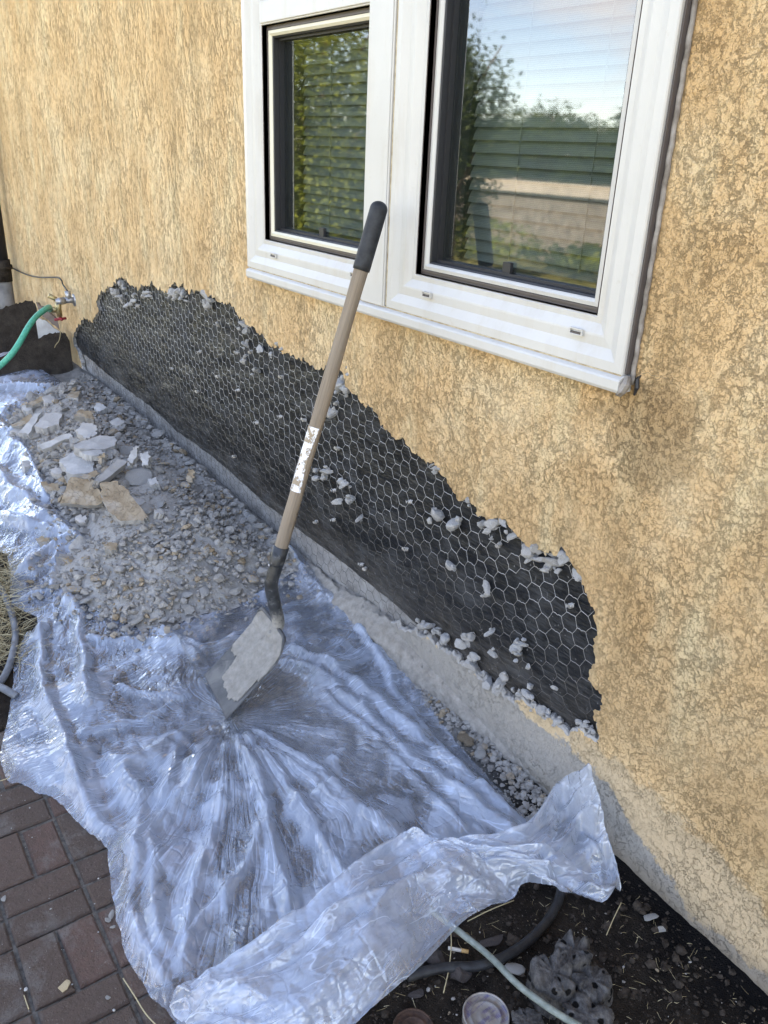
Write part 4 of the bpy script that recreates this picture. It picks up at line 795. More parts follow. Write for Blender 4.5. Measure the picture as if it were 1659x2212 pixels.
mesh_obj('mortar_dust', np.stack([A_, B_, zz], -1).reshape(-1, 3), fq[inR], M_DUST, None, True); tag(bpy.data.objects['mortar_dust'], 'pale grey crushed mortar dust lying between the rubble pieces', 'dust', None, 'stuff')
def rotm(rg):
    a, b, c = rg.uniform(-.5, .5), rg.uniform(-.5, .5), rg.uniform(0, 6.28); ca, sa, cb_, sb, cc_, sc_ = math.cos(a), math.sin(a), math.cos(b), math.sin(b), math.cos(c), math.sin(c)
    return np.array([[cc_, -sc_, 0], [sc_, cc_, 0], [0, 0, 1]])@np.array([[cb_, 0, sb], [0, 1, 0], [-sb, 0, cb_]])@np.array([[1, 0, 0], [0, ca, -sa], [0, sa, ca]])
rg = np.random.default_rng(5); gv = []; gf = []; gm = []; base = 0
def rnd_in(poly, n, rg):
    lo_, hi_ = poly.min(0), poly.max(0); out = []
    while len(out) < n:
        p = rg.uniform(lo_, hi_, (4*n, 2)); k = inpoly(p[:, 0], p[:, 1], poly); out += list(p[k])
    return np.array(out[:n])
pts = rnd_in(RUB, 8000, rg); strip = []
# loose crumbs in the trench by the wall, and by the foundation
for _ in range(3600):
    x = rg.uniform(-4.6, -.92) if rg.random() > .2 else rg.uniform(-1.9, -.92); strip.append((x, -.012-abs(rg.normal())*(.03 if x > -1.7 else .06)))
for _ in range(200):
    x = rg.uniform(-1.12, -.93); strip.append((x, rg.uniform(-.11, -.012)))
sp2 = rnd_in(np.array([(-.75, -.12), (-.45, -.03), (-.2, -.02), (-.35, -.5), (-.85, -.6)]), 160, rg)
spill = []
while len(spill) < 420:
    a = RUB[rg.integers(len(RUB))]; k = rg.integers(len(RUB)); a, b = RUB[k], RUB[k-1]; t = rg.random(); p = a*(1-t)+b*t+rg.normal(size=2)*np.array([.045, .04])
    if not inpoly(p[0], p[1], RUB) and p[1] < -.06 and inpoly(p[0], p[1], SHW): spill.append((p[0], p[1], 3))
ex = spill+[(*p, 0) for p in pts]+[(*p, 1) for p in strip]+[(*p, 2) for p in sp2]
exa = np.array(ex); ED = pdist(exa[:, 0], exa[:, 1], RUB); ES = SURF(exa[:, 0], exa[:, 1]); EG = GN(exa[:, 0], exa[:, 1]); EV = sstep(.50, .62, vnoise(exa[:, 0]*3.3+1.2, exa[:, 1]*3.3, 15))
for (x, y, kd), d, zs_, zg_, fine in zip(ex, ED, ES, EG, EV):
    if kd == 0:
        s = (1-.5*fine)* float(np.clip(rg.lognormal(-4.9, .6), .0025, .024))*(1.0 if x > -2.9 else 1.25)
        z = float(zs_)+.006+.25*s+(rg.uniform(0, .012) if d > .06 else 0)
    elif kd == 3: s = float(np.clip(rg.lognormal(-5.1, .6), .002, .016)); z = float(FILMZ(x, y))+s*.35
    elif kd == 1: s = float(np.clip(rg.lognormal(-5.35, .6), .0018, .014)); z = float(zg_)+.002+s*.3
    else: s = float(np.clip(rg.lognormal(-6.2, .5), .001, .006)); z = float(G(x, y))+.004
    v, f = PRO1[rg.integers(16)]; w = (v*s)@rotm(rg).T+[x, y, z]; gv.append(w); gf.append(np.array(f)+base); base += len(v); gm += [int(rg.random() < .1)]*len(f)
gv = np.concatenate(gv); gf = np.concatenate(gf)
gr = mesh_obj('gravel', gv, gf, None, None, False, mats=[mortar('gravel_mortar', (.17, .165, .155), (.38, .37, .35)), M_TAN], midx=gm); tag(gr, 'grey crumbs of crushed mortar scattered over the rubble heap and along the wall foot', 'gravel', None, 'stuff')
# individual chunks
RL = empty  # alias unused
meshG = [rmesh('mortar_chunk', k, M_MORTAR) for k in range(16)]; meshT = [rmesh('mortar_chunk', k, M_MORTAR_T) for k in range(16)]
cpts = rnd_in(RUB, 400, rg); placed = []
def chunk(x, y, s, me, label, group, sink=.35, name='mortar_chunk', flat=.8):
    o = bpy.data.objects.new(name, me); COL.objects.link(o); o.scale = (s, s*random.uniform(.8, 1.05), s*flat)
    o.rotation_euler = (random.uniform(-.35, .35), random.uniform(-.35, .35), random.uniform(0, 6.28)); o.location = (x, y, float(SURF(x, y))+.010+s*.5*flat*(1-sink)); tag(o, label, 'rubble', group); placed.append((x, y, s)); return o
FEAT = [(465, 190, 36, 1, 'rounded tan chunk standing upright at the near left corner of the rubble'), (370, 208, 52, 1, 'long tan-topped chunk beside the upturned plastic edge'), (560, 172, 44, 0, 'largest blocky grey chunk behind the tan one at the rubble left'), (400, 362, 42, 1, 'flat tan chunk on the rubble near the plastic fold'), (515, 305, 46, 1, 'wide layered tan chunk in the near left rubble'),
        (742, 528, 38, 0, 'pale square chunk at the very tip of the rubble on the plastic'), (664, 522, 28, 1, 'small tan chunk just left of the pale one at the rubble tip'), (985, 318, 30, 0, 'rounded bluish chunk in the middle of the dusty area'), (1270, 372, 44, 0, 'large dusty grey chunk near the shovel bend'), (1362, 306, 42, 1, 'brown-edged chunk next to the shovel socket'),
        (575, 262, 32, 0, 'bluish grey cube-like chunk below the blocky one'), (195, 385, 46, 0, 'dusty grey chunk lying out on the plastic corner'), (925, 250, 40, 0, 'broad low grey chunk in the dust'), (1138, 206, 30, 0, 'pale chunk above the dusty hollow'), (795, 128, 30, 0, 'round grey chunk resting on bare plastic'), (120, 330, 18, 1, 'small brown chunk isolated on the left plastic'),
        (420, 280, 34, 0, 'pale grey chunk right of the long tan one'), (295, 345, 36, 0, 'smooth pale chunk next to the plastic peak'), (905, 320, 28, 1, 'tan rimmed chunk in the dust'), (930, 405, 30, 1, 'upright tan-grey chunk near the rubble front'), (1100, 45, 30, 0, 'bluish chunk high in the near rubble'), (990, 155, 28, 0, 'speckled grey chunk by the plastic gap')]
for x, y, r_, tn, lb in FEAT:
    X_, Y_ = x/2.5, 1128+y/2.5; p = onG(X_, Y_, .02, SURF); s = r_/2.5*abs(np.dot(p-EYE, fwd))/F*1.12
    chunk(p[0], p[1], s, (meshT if tn else meshG)[random.randrange(16)], lb, None, .2)
n_ = 0
for x, y in cpts:
    if n_ >= 270: break
    s = float(np.clip(rg.lognormal(-3.78, .48), .013, .058))
    if x > -2.6: s *= .68
    if any((x-a)**2+(y-b)**2 < ((s+c)*.62)**2 for a, b, c in placed) or pdist(x, y, RUB) < .01: continue
    tn = rg.random() < .22; n_ += 1
    size_ = 'small' if s < .019 else 'large' if s > .031 else 'middling'
    where_ = ('far end' if x < -4.0 else 'far half' if x < -3.4 else 'middle' if x < -2.85 else 'near half' if x < -2.5 else 'near end')+' of the heap, '+('on the wall side' if y > -.22 else 'on its outer side' if y < -.5 else 'midway across')
    chunk(x, y, s, (meshT if tn else meshG)[int(rg.integers(16))], (size_+' tan-stained chunk at the ' if tn else size_+' grey mortar chunk at the ')+where_, 'tan-stained chunks in the rubble heap' if tn else 'grey mortar chunks in the rubble heap')
# stucco slabs: outline on its own tilted plane, real thickness
def slab(poly, n, label, tan=True, thick=.02, off=.03, org=(2.778, 0, 564)):
    k, ox, oy = org; D = [(x/k+ox, y/k+oy) for x, y in poly]; cxy = np.mean(D, 0); off += .03; thick *= 1.35; P0_ = onG(cxy[0], cxy[1], off, SURF); n = np.array(n, float); n /= np.linalg.norm(n)
    P = [onP(x, y, P0_, n) for x, y in D]; sub = []
    for i in range(len(P)):
        a, b = P[i-1], P[i]
        for t in np.linspace(0, 1, 7)[:-1]: q = a*(1-t)+b*t; e = np.cross(n, b-a); e /= np.linalg.norm(e)+1e-9; sub.append(q+e*random.gauss(0, .0032))
    N = len(sub); c = np.mean(sub, 0); up_ = sub; lw_ = [q-n*thick*random.uniform(.85, 1.1)+(q-c)*random.uniform(-.06, .05) for q in sub]; mid_ = [q-n*thick*.5+(q-c)*random.uniform(-.02, .05) for q in sub]
    if n[2] < 0: pass
    vs = np.array(up_+mid_+lw_+[c, c-n*thick]); fs = [tuple(range(N))]+[(i, N+i, N+(i+1) % N, (i+1) % N) for i in range(N)]+[(N+i, 2*N+i, 2*N+(i+1) % N, N+(i+1) % N) for i in range(N)]+[(2*N+(i+1) % N, 2*N+i, 3*N+1) for i in range(N)]
    mi = [1 if tan else 0]+[0]*(3*N); o = mesh_obj('stucco_fragment', vs-c, fs, None, None, False, tuple(c), mats=[M_LUMP if not tan else M_MORTAR, M_TAN], midx=mi); tag(o, label, 'stucco fragment'); placed.append((c[0], c[1], .05)); return o
SL = [([(427, 1288), (580, 1325), (610, 1470), (360, 1455)], (.55, -.45, .7), 'large tan-faced slab tilted up in the middle of the rubble', 1, .022, .05),
      ([(600, 1330), (690, 1318), (770, 1375), (885, 1530), (850, 1556), (725, 1560), (650, 1500), (612, 1420)], (.35, -.35, .85), 'biggest five-sided slab with crackled grey-tan face, nearest of the large ones', 1, .024, .06),
      ([(515, 1385), (560, 1355), (612, 1385), (610, 1460), (512, 1462)], (.6, -.5, .6), 'small tan slab propped in front of the tilted large one', 1, .02, .065),
      ([(355, 1190), (440, 1150), (568, 1208), (552, 1268), (412, 1275)], (.15, -.15, 1), 'broad pale grey slab lying flat with crumbs on it', 0, .03, .045),
      ([(445, 1098), (600, 1045), (692, 1050), (690, 1105), (620, 1130), (450, 1122)], (.2, .0, 1), 'long pale slab lying flat behind the broad one', 0, .028, .04),
      ([(560, 1312), (705, 1190), (770, 1200), (605, 1328)], (.5, .15, .85), 'narrow pale slab leaning with striped broken edge', 0, .026, .06),
      ([(458, 1015), (500, 968), (576, 980), (582, 1040), (512, 1068)], (.25, -.25, 1), 'five-cornered pale slab in the upper rubble', 0, .03, .04),
      ([(208, 990), (270, 910), (372, 915), (352, 978), (262, 1002)], (.25, -.2, 1), 'square pale slab left of the five-cornered one', 0, .028, .035),
      ([(115, 1030), (200, 922), (242, 908), (172, 1038)], (.3, -.35, .9), 'narrow pale slab at the far left of the rubble', 0, .028, .04),
      ([(65, 985), (175, 922), (225, 935), (130, 990)], (.35, -.4, .8), 'tan-brown slab behind the narrow pale one', 1, .02, .03),
      ([(228, 1108), (400, 1035), (440, 1040), (415, 1062), (252, 1132)], (.4, -.3, .8), 'thin stick-like slab lying across the left rubble', 0, .02, .03),
      ([(440, 932), (470, 895), (548, 900), (562, 948)], (.45, -.2, .85), 'small brown slab with a dusty edge in the upper rubble', 1, .022, .04),
      ([(150, 858), (262, 810), (274, 828), (195, 868)], (.4, -.3, .9), 'thin brown slab on the plastic above the rubble', 1, .018, .02),
      ([(475, 1140), (595, 1132), (632, 1150), (545, 1172)], (.3, 0, 1), 'flat grey slab between the two long pale ones', 0, .02, .05),
      ([(240, 1322), (350, 1335), (365, 1385), (270, 1375)], (.35, -.3, .9), 'tan slab half on the bare plastic', 1, .018, .012),
      ([(470, 1295), (575, 1255), (592, 1275), (540, 1308)], (.2, -.2, 1), 'dark-edged wedge behind the large tan slab', 1, .03, .06),
      ([(840, 1150), (895, 1150), (890, 1220), (850, 1225)], (.5, -.4, .7), 'upright grey block right of the leaning pale slab', 0, .03, .04),
      ([(765, 1190), (800, 1120), (835, 1105), (820, 1170), (790, 1215)], (.6, -.3, .7), 'pointed grey slab standing on edge', 0, .022, .05),
      ([(580, 1180), (625, 1145), (632, 1165), (600, 1225)], (.5, -.6, .5), 'small yellow-faced shard standing upright', 1, .016, .07),
      ([(1115, 1310), (1130, 1245), (1160, 1250), (1165, 1300), (1130, 1340)], (.5, -.5, .6), 'tan shard standing among the right-hand chunks', 1, .016, .04)]
r_s = np.random.default_rng(8)
for k in range(16):
    cx_, cy_ = [(95, 1165), (120, 1015), (60, 1000), (285, 1000), (330, 1040), (60, 880), (215, 880), (250, 910), (120, 955), (300, 1085), (105, 860), (175, 1120), (160, 850), (240, 1180), (345, 1105), (40, 930)][k]; a0 = r_s.uniform(0, 6); q = [(cx_+r_s.uniform(9, 20)*math.cos(a0+t), cy_+r_s.uniform(5, 12)*math.sin(a0+t)) for t in (0, 1.2, 2.3, 3.4, 4.8)]
    SL.append(([(2.778*x, 2.778*(y-564)) for x, y in q] if math.sin(1) else q, (r_s.uniform(-.1, .5), r_s.uniform(-.5, .2), 1), ['small angular slab fragment %s' % w for w in ('lying by the plastic at the near left of the heap', 'wedged left of the broad pale slab', 'at the outer left edge of the heap', 'right of the long pale slab', 'on the wall side of the upright grey block', 'in the far left corner of the heap', 'behind the small brown slab', 'on the wall side of the small brown slab', 'under the thin stick-like slab', 'right of the crackled five-sided slab', 'beside the thin brown slab on the plastic', 'below the large tan slab', 'at the far end of the heap near the wall', 'among the near chunks below the crackled slab', 'in the right-hand chunks towards the wall', 'next to the narrow pale slab at the left edge')][k], int(r_s.random() < .3), .022, .012))
for pl, n, lb, tn, th, off in SL: slab(pl, n, lb, bool(tn), th, off)
# ================================================================ SHOVEL
Ac = onZ(445, 1457, ZBL); Bc = onZ(491, 1549, ZBL); Wd = Bc-Ac; bw = np.linalg.norm(Wd); Wd = Wd/bw; Fc = (Ac+Bc)/2
pl = lambda x, y: onP(x, y, Fc, Wd)
sock = pl(607, 1183); bend = pl(586, 1262); neck = pl(604, 1352); top = pl(818, 452); gb = pl(783, 585)
shv = empty('shovel', tuple(Fc), label='square-mouth shovel with worn wooden handle leaning on the window mullion', cat='shovel')
L = np.linalg.norm(neck-Fc); ax = (neck-Fc)/L; nr = np.cross(Wd, ax); nr /= np.linalg.norm(nr)
if np.dot(nr, EYE-Fc) < 0: nr = -nr
M_BLADE = worn('worn_blade_steel', (.060, .062, .064), (.105, .107, .108), 25, .58, .3, 0, c2=(.15, .148, .14)); M_MUD = mortar('dried_mortar', (.20, .192, .172), (.34, .325, .295), sc=50)
NU, NV = 34, 40; half = bw/2+.003
def bl(s, t, lift=0.):      # s -1..1 across, t 0..1 up the blade
    w = half*(1-.02*t) if t < .86 else half*(1-.02*.86)*math.sqrt(max(.0, 1-((t-.86)/.17)**2*.45))
    up_ = .013*abs(s)**3*(1-.3*t)*(0.35+t)+.006*math.sin(math.pi*t)*-1+.012*max(0, t-.8)/.2*abs(s)
    rib = .010*math.exp(-(s/.16)**2)*sstep(.45, 1, t)+.010*math.exp(-(s/.3)**2)*sstep(.8, 1, t)
    return Fc+ax*(t*L*1.0-.006)+Wd*(s*w)+nr*(up_+rib+lift-.004)
vs = [bl(2*i/(NU-1)-1, j/(NV-1)) for i in range(NU) for j in range(NV)]; fs = [(i*NV+j, (i+1)*NV+j, (i+1)*NV+j+1, i*NV+j+1) for i in range(NU-1) for j in range(NV-1)]
o = mesh_obj('blade', np.array(vs)-Fc, fs, M_BLADE, None, True); o.parent = shv; sm = o.modifiers.new('s', 'SOLIDIFY'); sm.thickness = .0030; sm.offset = 0
# rolled step at the shoulders
for sgn in (-1, 1):
    m = MB(); m.tube([bl(sgn*s, 1.0, .001) for s in np.linspace(.22, 1.0, 12)]+[bl(sgn*1.0, t_, .002) for t_ in (.97, .93, .88)], [.0055]*12+[.0045, .003, .0015], 8); m.build('step', M_BLADE, shv, True)
# dried mortar crust on the blade
NU, NV = 90, 110; vs = []; keepv = []
for i in range(NU):
    for j in range(NV):
        s = (2*i/(NU-1)-1)*.97; t = .04+.955*j/(NV-1); n_ = float(fbm(s*3, t*9, 4, 95, .6)); n2_ = float(fbm(s*9, t*2.4, 3, 96))
        thick = .0022+.0022*n_+.0012*float(fbm(s*16, t*16, 3, 97)); edge = t-((.13+.05*n2_+.02*float(fbm(s*14, t*3, 2, 99)))+.30*sstep(-.38, -.58, s)*(1-sstep(.62, .72, t))+.05*sstep(.55, .9, s)); vs.append(bl(s, t, .0024+thick)); keepv.append(edge > 0 and not (s > .84 and t < .5))
kv = np.array(keepv).reshape(NU, NV); fs = [(i*NV+j, (i+1)*NV+j, (i+1)*NV+j+1, i*NV+j+1) for i in range(NU-1) for j in range(NV-1) if kv[i, j] and kv[i+1, j] and kv[i, j+1] and kv[i+1, j+1]]
o = mesh_obj('mortar_crust', np.array(vs)-Fc, fs, M_MUD, None, True); o.parent = shv; sm = o.modifiers.new('s', 'SOLIDIFY'); sm.thickness = .0022; sm.offset = -1
d1 = (top-sock)/np.linalg.norm(top-sock); in1 = Fc+ax*(L*.84)+nr*.003
def socketmat():
    b = NB('socket_steel', .42, .5); c = b.ramp(b.noise(50, 5), [(.35, (.008, .009, .010)), (.7, (.045, .048, .050))]); z = b.sep()[2]
    k = b.ramp(b.math('ADD', b.math('ADD', z, .0), b.math('MULTIPLY_ADD', b.noise(45, 6, .7), .22, -.11)), [(.25, 1), (.31, 0)]); c = b.mix(k, c, (.27, .255, .225))
    k2 = b.ramp(b.noise(60, 5, .7), [(.56, 0), (.66, .6)]); c = b.mix(k2, c, (.17, .17, .165)); return b.done(c, b.ramp(k, [(0, .38), (1, .9)]), b.bump(b.noise(120, 4), .5, .002))
P = spline([in1, neck+nr*.006, (neck+bend)/2*.5+.5*((neck+bend)/2)+nr*.004, bend, (bend+sock)/2, sock, sock+d1*.0], 6)
Pn = len(P); rr = np.interp(np.linspace(0, 1, Pn), [0, .12, .3, .55, .8, 1], [.010, .0165, .0175, .0178, .0185, .0188])
m = MB(); m.tube(P, list(rr), 20); m.tube([sock-d1*.05, sock-d1*.0455, sock+d1*.003], [.0192, .0205, .0208], 14); o = m.build('socket', socketmat(), shv, True)
m = MB(); rv_ = (bend+sock)/2; sd_ = np.cross(d1, Wd); q = rv_-sd_*.019*np.sign(np.dot(sd_, fwd)); m.tube([q, q-sd_*np.sign(np.dot(sd_, fwd))*.003], [.005, .003], 8); m.build('rivet', M_STEEL, shv, True)
def wood():
    b = NB('weathered_wood', .7, .25); r_ = Vector(d1).to_track_quat('Z', 'Y').to_euler()
    # grain runs along the handle
    mp_ = b.n('ShaderNodeMapping', vector_type='TEXTURE'); mp_.inputs['Rotation'].default_value = r_; b.setin(mp_.inputs[0], b.tc)
    g2 = b.map((90, 90, 3.5), src=mp_.outputs[0]); n = b.noise(1, 6, .65, g2); c = b.ramp(n, [(.3, (.155, .118, .085)), (.7, (.31, .245, .18))])
    c = b.mix(b.ramp(b.noise(9, 5, .6), [(.45, 0), (.75, .5)]), c, (.22, .18, .14)); c = b.mix(b.ramp(b.noise(70, 5, .7, b.map((1, 1, .35))), [(.68, 0), (.74, .7)]), c, (.09, .07, .055))
    return b.done(c, None, b.bump(n, .4, .001))
HL = np.linalg.norm(top-sock)
m = MB(); m.tube([sock+d1*t for t in np.linspace(-.02, HL*.86, 40)], [.0172+.0008*math.sin(k*.35) for k in range(40)], 24); m.build('handle', wood(), shv, True)
# worn paper label
def labelm():
    b = NB('worn_label', .75, .2); k = b.ramp(b.noise(48, 7, .75, b.warp(.02, 30)), [(.485, 0), (.51, 1)]); return b.done(b.mix(k, (.80, .80, .80), (.34, .27, .19)), None, b.bump(k, .5, .001))
la, lb_ = pl(684, 922), pl(643, 1060); sidev = -Wd*1.0; tocam = (EYE-la)/np.linalg.norm(EYE-la); tocam -= d1*np.dot(tocam, d1); tocam /= np.linalg.norm(tocam); sid = np.cross(d1, tocam)
if np.dot(sid, right) > 0: sid = -sid          # sid: towards picture left
vs = []; NI, NJ = 40, 22; l0 = np.dot(la-sock, d1); l1 = np.dot(lb_-sock, d1); c0_ = sock
for i in range(NI):
    tt_ = i/(NI-1); c_ = sock+d1*(l0+(l1-l0)*tt_); w0 = -.25+.12*math.sin(i*.9)*.3+.5*tt_-random.random()*.08; w1 = 1.9
    for j in range(NJ):
        a = w0*(-1) if False else (-(.55-.35*math.sin(tt_*3))+random.gauss(0, .03)*(j == 0))+(j/(NJ-1))*(2.0)
        vs.append(c_+(tocam*math.cos(a)+sid*math.sin(a))*.0186)
fs = [(i*NJ+j, (i+1)*NJ+j, (i+1)*NJ+j+1, i*NJ+j+1) for i in range(NI-1) for j in range(NJ-1)]
o = mesh_obj('label', np.array(vs)-Fc, fs, labelm(), None, True); o.parent = shv
M_GRIP = worn('black_rubber', (.012, .013, .015), (.032, .034, .037), 45, .62, .4, bd=.001)
g0 = np.dot(gb-sock, d1); P = [sock+d1*(g0+(HL-g0)*t) for t in np.linspace(0, 1, 14)]; r0 = .0208; rr = [r0*.98]+[r0]*11+[r0*1.0, r0*1.0]
for k in range(1, 8): a = k/7*math.pi/2; P.append(sock+d1*(HL+.018*math.sin(a))); rr.append(r0*max(.02, math.cos(a)))
m = MB(); m.tube(P, rr, 24); m.build('grip', M_GRIP, shv, True)
# ================================================================ NEAR GROUND DETAILS
def gp(x, y, off=0.): return onG(x, y, off)
M_HOSEG = worn('grey_green_hose', (.13, .155, .13), (.24, .27, .235), 60, .6); M_HOSEK = worn('black_poly_pipe', (.010, .010, .011), (.03, .03, .03), 40, .5); M_PIPEG = worn('grey_poly_pipe', (.10, .11, .12), (.2, .21, .22), 30, .5)
m = MB(); m.tube(spline([gp(930, 1965, .02), gp(995, 2015, .035), gp(1060, 2068, .045), gp(1120, 2128, .05), gp(1190, 2180, .05), gp(1260, 2222, .04), gp(1360, 2280, .02)], 8), .0062, 10); tag(m.build('thin_hose', M_HOSEG, None, True), 'thin grey-green hose running out from under the plastic past the tin lid', 'hose')
m = MB(); m.tube(spline([gp(880, 2110, .012), gp(950, 2092, .012), gp(1040, 2085, .012), gp(1110, 2055, .012), gp(1165, 2010, .012), gp(1200, 1960, .012), gp(1215, 1915, .012)], 8), .0095, 12); tag(m.build('irrigation_pipe', M_HOSEK, None, True), 'black irrigation pipe curving over dark soil below the plastic corner', 'pipe')
m = MB(); m.tube(spline([gp(-40, 1215, .012), gp(-5, 1262, .012), gp(18, 1305, .014), gp(33, 1360, .014), gp(28, 1410, .014), gp(10, 1460, .012), gp(-20, 1495, .012)], 8), .0105, 12); tag(m.build('irrigation_pipe', M_PIPEG, None, True), 'grey irrigation pipe bending through the straw at the left edge', 'pipe')
m = MB(); m.tube(spline([gp(-40, 1470, .012), gp(0, 1484, .012), gp(24, 1497, .010), gp(36, 1504, .004)], 8), .0105, 12); tag(m.build('irrigation_pipe', M_PIPEG, None, True), 'short grey pipe end going under the plastic below the straw', 'pipe')
# weathered stump
c = gp(1215, 2110, 0.); stp = empty('dead_stump', tuple(c), label='weathered grey cactus-like wood stump full of round holes on dark soil', cat='stump')
b = NB('dead_wood', .9, .15); gcol = b.ramp(b.noise(60, 6, .7, b.map((1, 1, .4))), [(.3, (.035, .031, .028)), (.7, (.17, .16, .15))])
holes = b.ramp(b.vor(38, b.warp(.01, 30), rnd=.75), [(.20, 1), (.26, 0)]); gcol = b.mix(holes, gcol, (.008, .007, .006)); M_DEAD = b.done(gcol, None, b.bump(b.math('SUBTRACT', b.noise(90, 6, .7, b.map((1, 1, .35))), b.math('MULTIPLY', holes, 1.5)), 1, .01))
def stump_part(cx, cy, r, h, lean, seed, name):
    vs = []; NA, NH = 48, 26
    for j in range(NH+1):
        t = j/NH
        for i in range(NA):
            a = 2*math.pi*i/NA; q = r*(1+.28*float(fbm(math.cos(a)*1.6+seed, math.sin(a)*1.6+t*1.1, 3, 7))+.12*float(fbm(math.cos(a)*4+seed+t*4, math.sin(a)*4+t*5, 4, 9, .6)))*(1-.10*t+.10*(1-t)**4*2)
            if j == NH: q *= .72
            hz_ = h*t*(1+.30*float(fbm(math.cos(a)*2.5+seed, math.sin(a)*2.5, 4, 13))+.10*t*float(fbm(math.cos(a)*9+seed, math.sin(a)*9, 3, 14, .7)))-.015
            vs.append((cx+q*math.cos(a)+lean[0]*t, cy+q*math.sin(a)+lean[1]*t, c[2]+hz_))
    vs.append((cx+lean[0], cy+lean[1], c[2]+h*.72)); fs = [(j*NA+i, j*NA+(i+1) % NA, (j+1)*NA+(i+1) % NA, (j+1)*NA+i) for j in range(NH) for i in range(NA)]+[(NH*NA+i, NH*NA+(i+1) % NA, len(vs)-1) for i in range(NA)]
    o = mesh_obj(name, np.array(vs)-c, fs, M_DEAD, None, True); o.parent = stp
for (px_1, py_1), r1, h1, ln, sd1, nm in (((1195, 2120), .044, .078, (-.004, .002), 3, 'bark_shell'), ((1235, 2075), .036, .088, (.0, .004), 8, 'wood_core'), ((1275, 2120), .040, .068, (.006, 0), 14, 'bark_shell'), ((1270, 2190), .046, .055, (.004, -.006), 19, 'root_flare'), ((1150, 2205), .034, .045, (-.006, -.006), 25, 'root_flare')):
    ctr = onZ(px_1, py_1, .04); stump_part(ctr[0], ctr[1], r1, h1, ln, sd1, nm)
# tin lid and rusty can
def can(x, y, r, lab, name, m_rim, m_top, h=.03):
    p = gp(x, y, h); m = MB(); o_ = empty(name, (p[0], p[1], p[2]-h), label=lab, cat='can')
    m.tube([p-[0, 0, h+.012], p], r, 40, False); o1 = m.build('side', m_rim, o_, True)
    m = MB(); m.tube([p+[r*.98*math.cos(a), r*.98*math.sin(a), .001] for a in np.linspace(0, 2*math.pi, 49)], .0017, 8); m.build('rim', m_rim, o_, True)
    vs = [p-[0, 0, .003]]; NA = 48; fs = []; rings_ = [(.15, -.004), (.22, -.0025), (.3, -.004), (.62, -.004), (.66, -.002), (.70, -.004), (.97, -.004), (1, .0)]
    for q, dz_ in rings_: vs += [p+[r*q*math.cos(2*math.pi*k/NA), r*q*math.sin(2*math.pi*k/NA), dz_] for k in range(NA)]
    fs = [(0, 1+k, 1+(k+1) % NA) for k in range(NA)]+[(1+a*NA+k, 1+(a+1)*NA+k, 1+(a+1)*NA+(k+1) % NA, 1+a*NA+(k+1) % NA) for a in range(len(rings_)-1) for k in range(NA)]
    mesh_obj('lid', np.array(vs)-p+[0, 0, h], fs, m_top, None, True).parent = o_
b = NB('printed_lid', .45, .5); k1 = b.ramp(b.noise(35, 5, .6, b.map((1.6, .35, 1), (0, 0, .5))), [(.47, 0), (.53, 1)]); k2 = b.ramp(b.noise(420, 2, .5, b.map((.25, 2, 1), (0, 0, .5))), [(.45, 0), (.55, 1)])
cc = b.mix(k1, (.22, .20, .18), (.10, .085, .15)); cc = b.mix(b.math('MULTIPLY', k2, .4), cc, (.28, .26, .24)); cc = b.mix(b.ramp(b.noise(50, 6, .7), [(.5, 0), (.68, .7)]), cc, (.18, .13, .09)); M_LID = b.done(cc, None, b.bump(b.noise(200, 3), .2, .001), .3)
M_RUST = worn('rusty_tin', (.030, .018, .013), (.10, .055, .038), 60, .75, .3, .2)
can(1050, 2192, .0415, 'round tin lid with worn purple print, set in dark soil', 'tin_can', worn('dull_tin', (.22, .2, .18), (.4, .37, .34), 60, .45, metal=.6), M_LID, .022)
can(893, 2222, .036, 'rusty open tin half out of view beside the plastic fold', 'tin_can', M_RUST, M_RUST, .012)
# cigarette butt
a_, b2 = gp(968, 2048, .010), gp(1012, 2056, .010); m = MB(); m.tube([a_, a_*.35+b2*.65], .0036, 10); o_ = empty('cigarette_butt', tuple(a_), label='squashed cigarette butt with tan filter on dark soil', cat='cigarette butt'); m.build('paper', NB('cig_paper', .8).done((.55, .50, .42)), o_, True)
m = MB(); m.tube([a_*.35+b2*.65, b2], .0038, 10); m.build('filter', NB('cig_filter', .8).done((.52, .30, .12)), o_, True)
# loose stones in the soil and paving crumbs
M_STONE = worn('soil_stone', (.030, .025, .023), (.07, .058, .053), 40, .9, bd=.004); M_STONE2 = mortar('crumb', (.30, .29, .27), (.46, .45, .42), sc=70)
def stone(x, y, r_, me_k, mat, label, name='stone', flat=.7, cat='stone', group=None):
    p = gp(x, y, .0); s = r_*abs(np.dot(p-EYE, fwd))/F; me = rmesh(name, me_k, mat); o = bpy.data.objects.new(name, me); COL.objects.link(o); o.scale = (s, s*.9, s*flat); zb = 0.0 if inpoly(p[0], p[1], PV) else float(G(p[0], p[1]))
    o.rotation_euler = (random.uniform(-.2, .2), random.uniform(-.2, .2), random.uniform(0, 6)); o.location = (p[0], p[1], zb+s*flat*.38); tag(o, label, cat, group)
stone(943, 2092-10, 32, 0, M_STONE, 'brown stone left of the tin lid near the plastic'); stone(995, 2105, 34, 1, M_STONE, 'flat dark stone directly above the tin lid'); stone(1060, 2040, 34, 2, M_STONE, 'dark half-buried stone beside the black pipe')
stone(985, 1985, 26, 3, M_STONE, 'dark stone just under the edge of the plastic'); stone(900, 2150, 22, 4, M_STONE, 'small brown stone at the rusty tin'); stone(1112, 2098, 24, 5, M_STONE2, 'pale knobbly stone touching the dead stump')
stone(1405, 1985, 22, 6, M_STONE2, 'white mortar crumb lying by the foot of the wall on the dark soil', 'mortar_crumb'); stone(1425, 2010, 15, 7, M_STONE2, 'smaller mortar crumb next to the white one on dark soil', 'mortar_crumb')
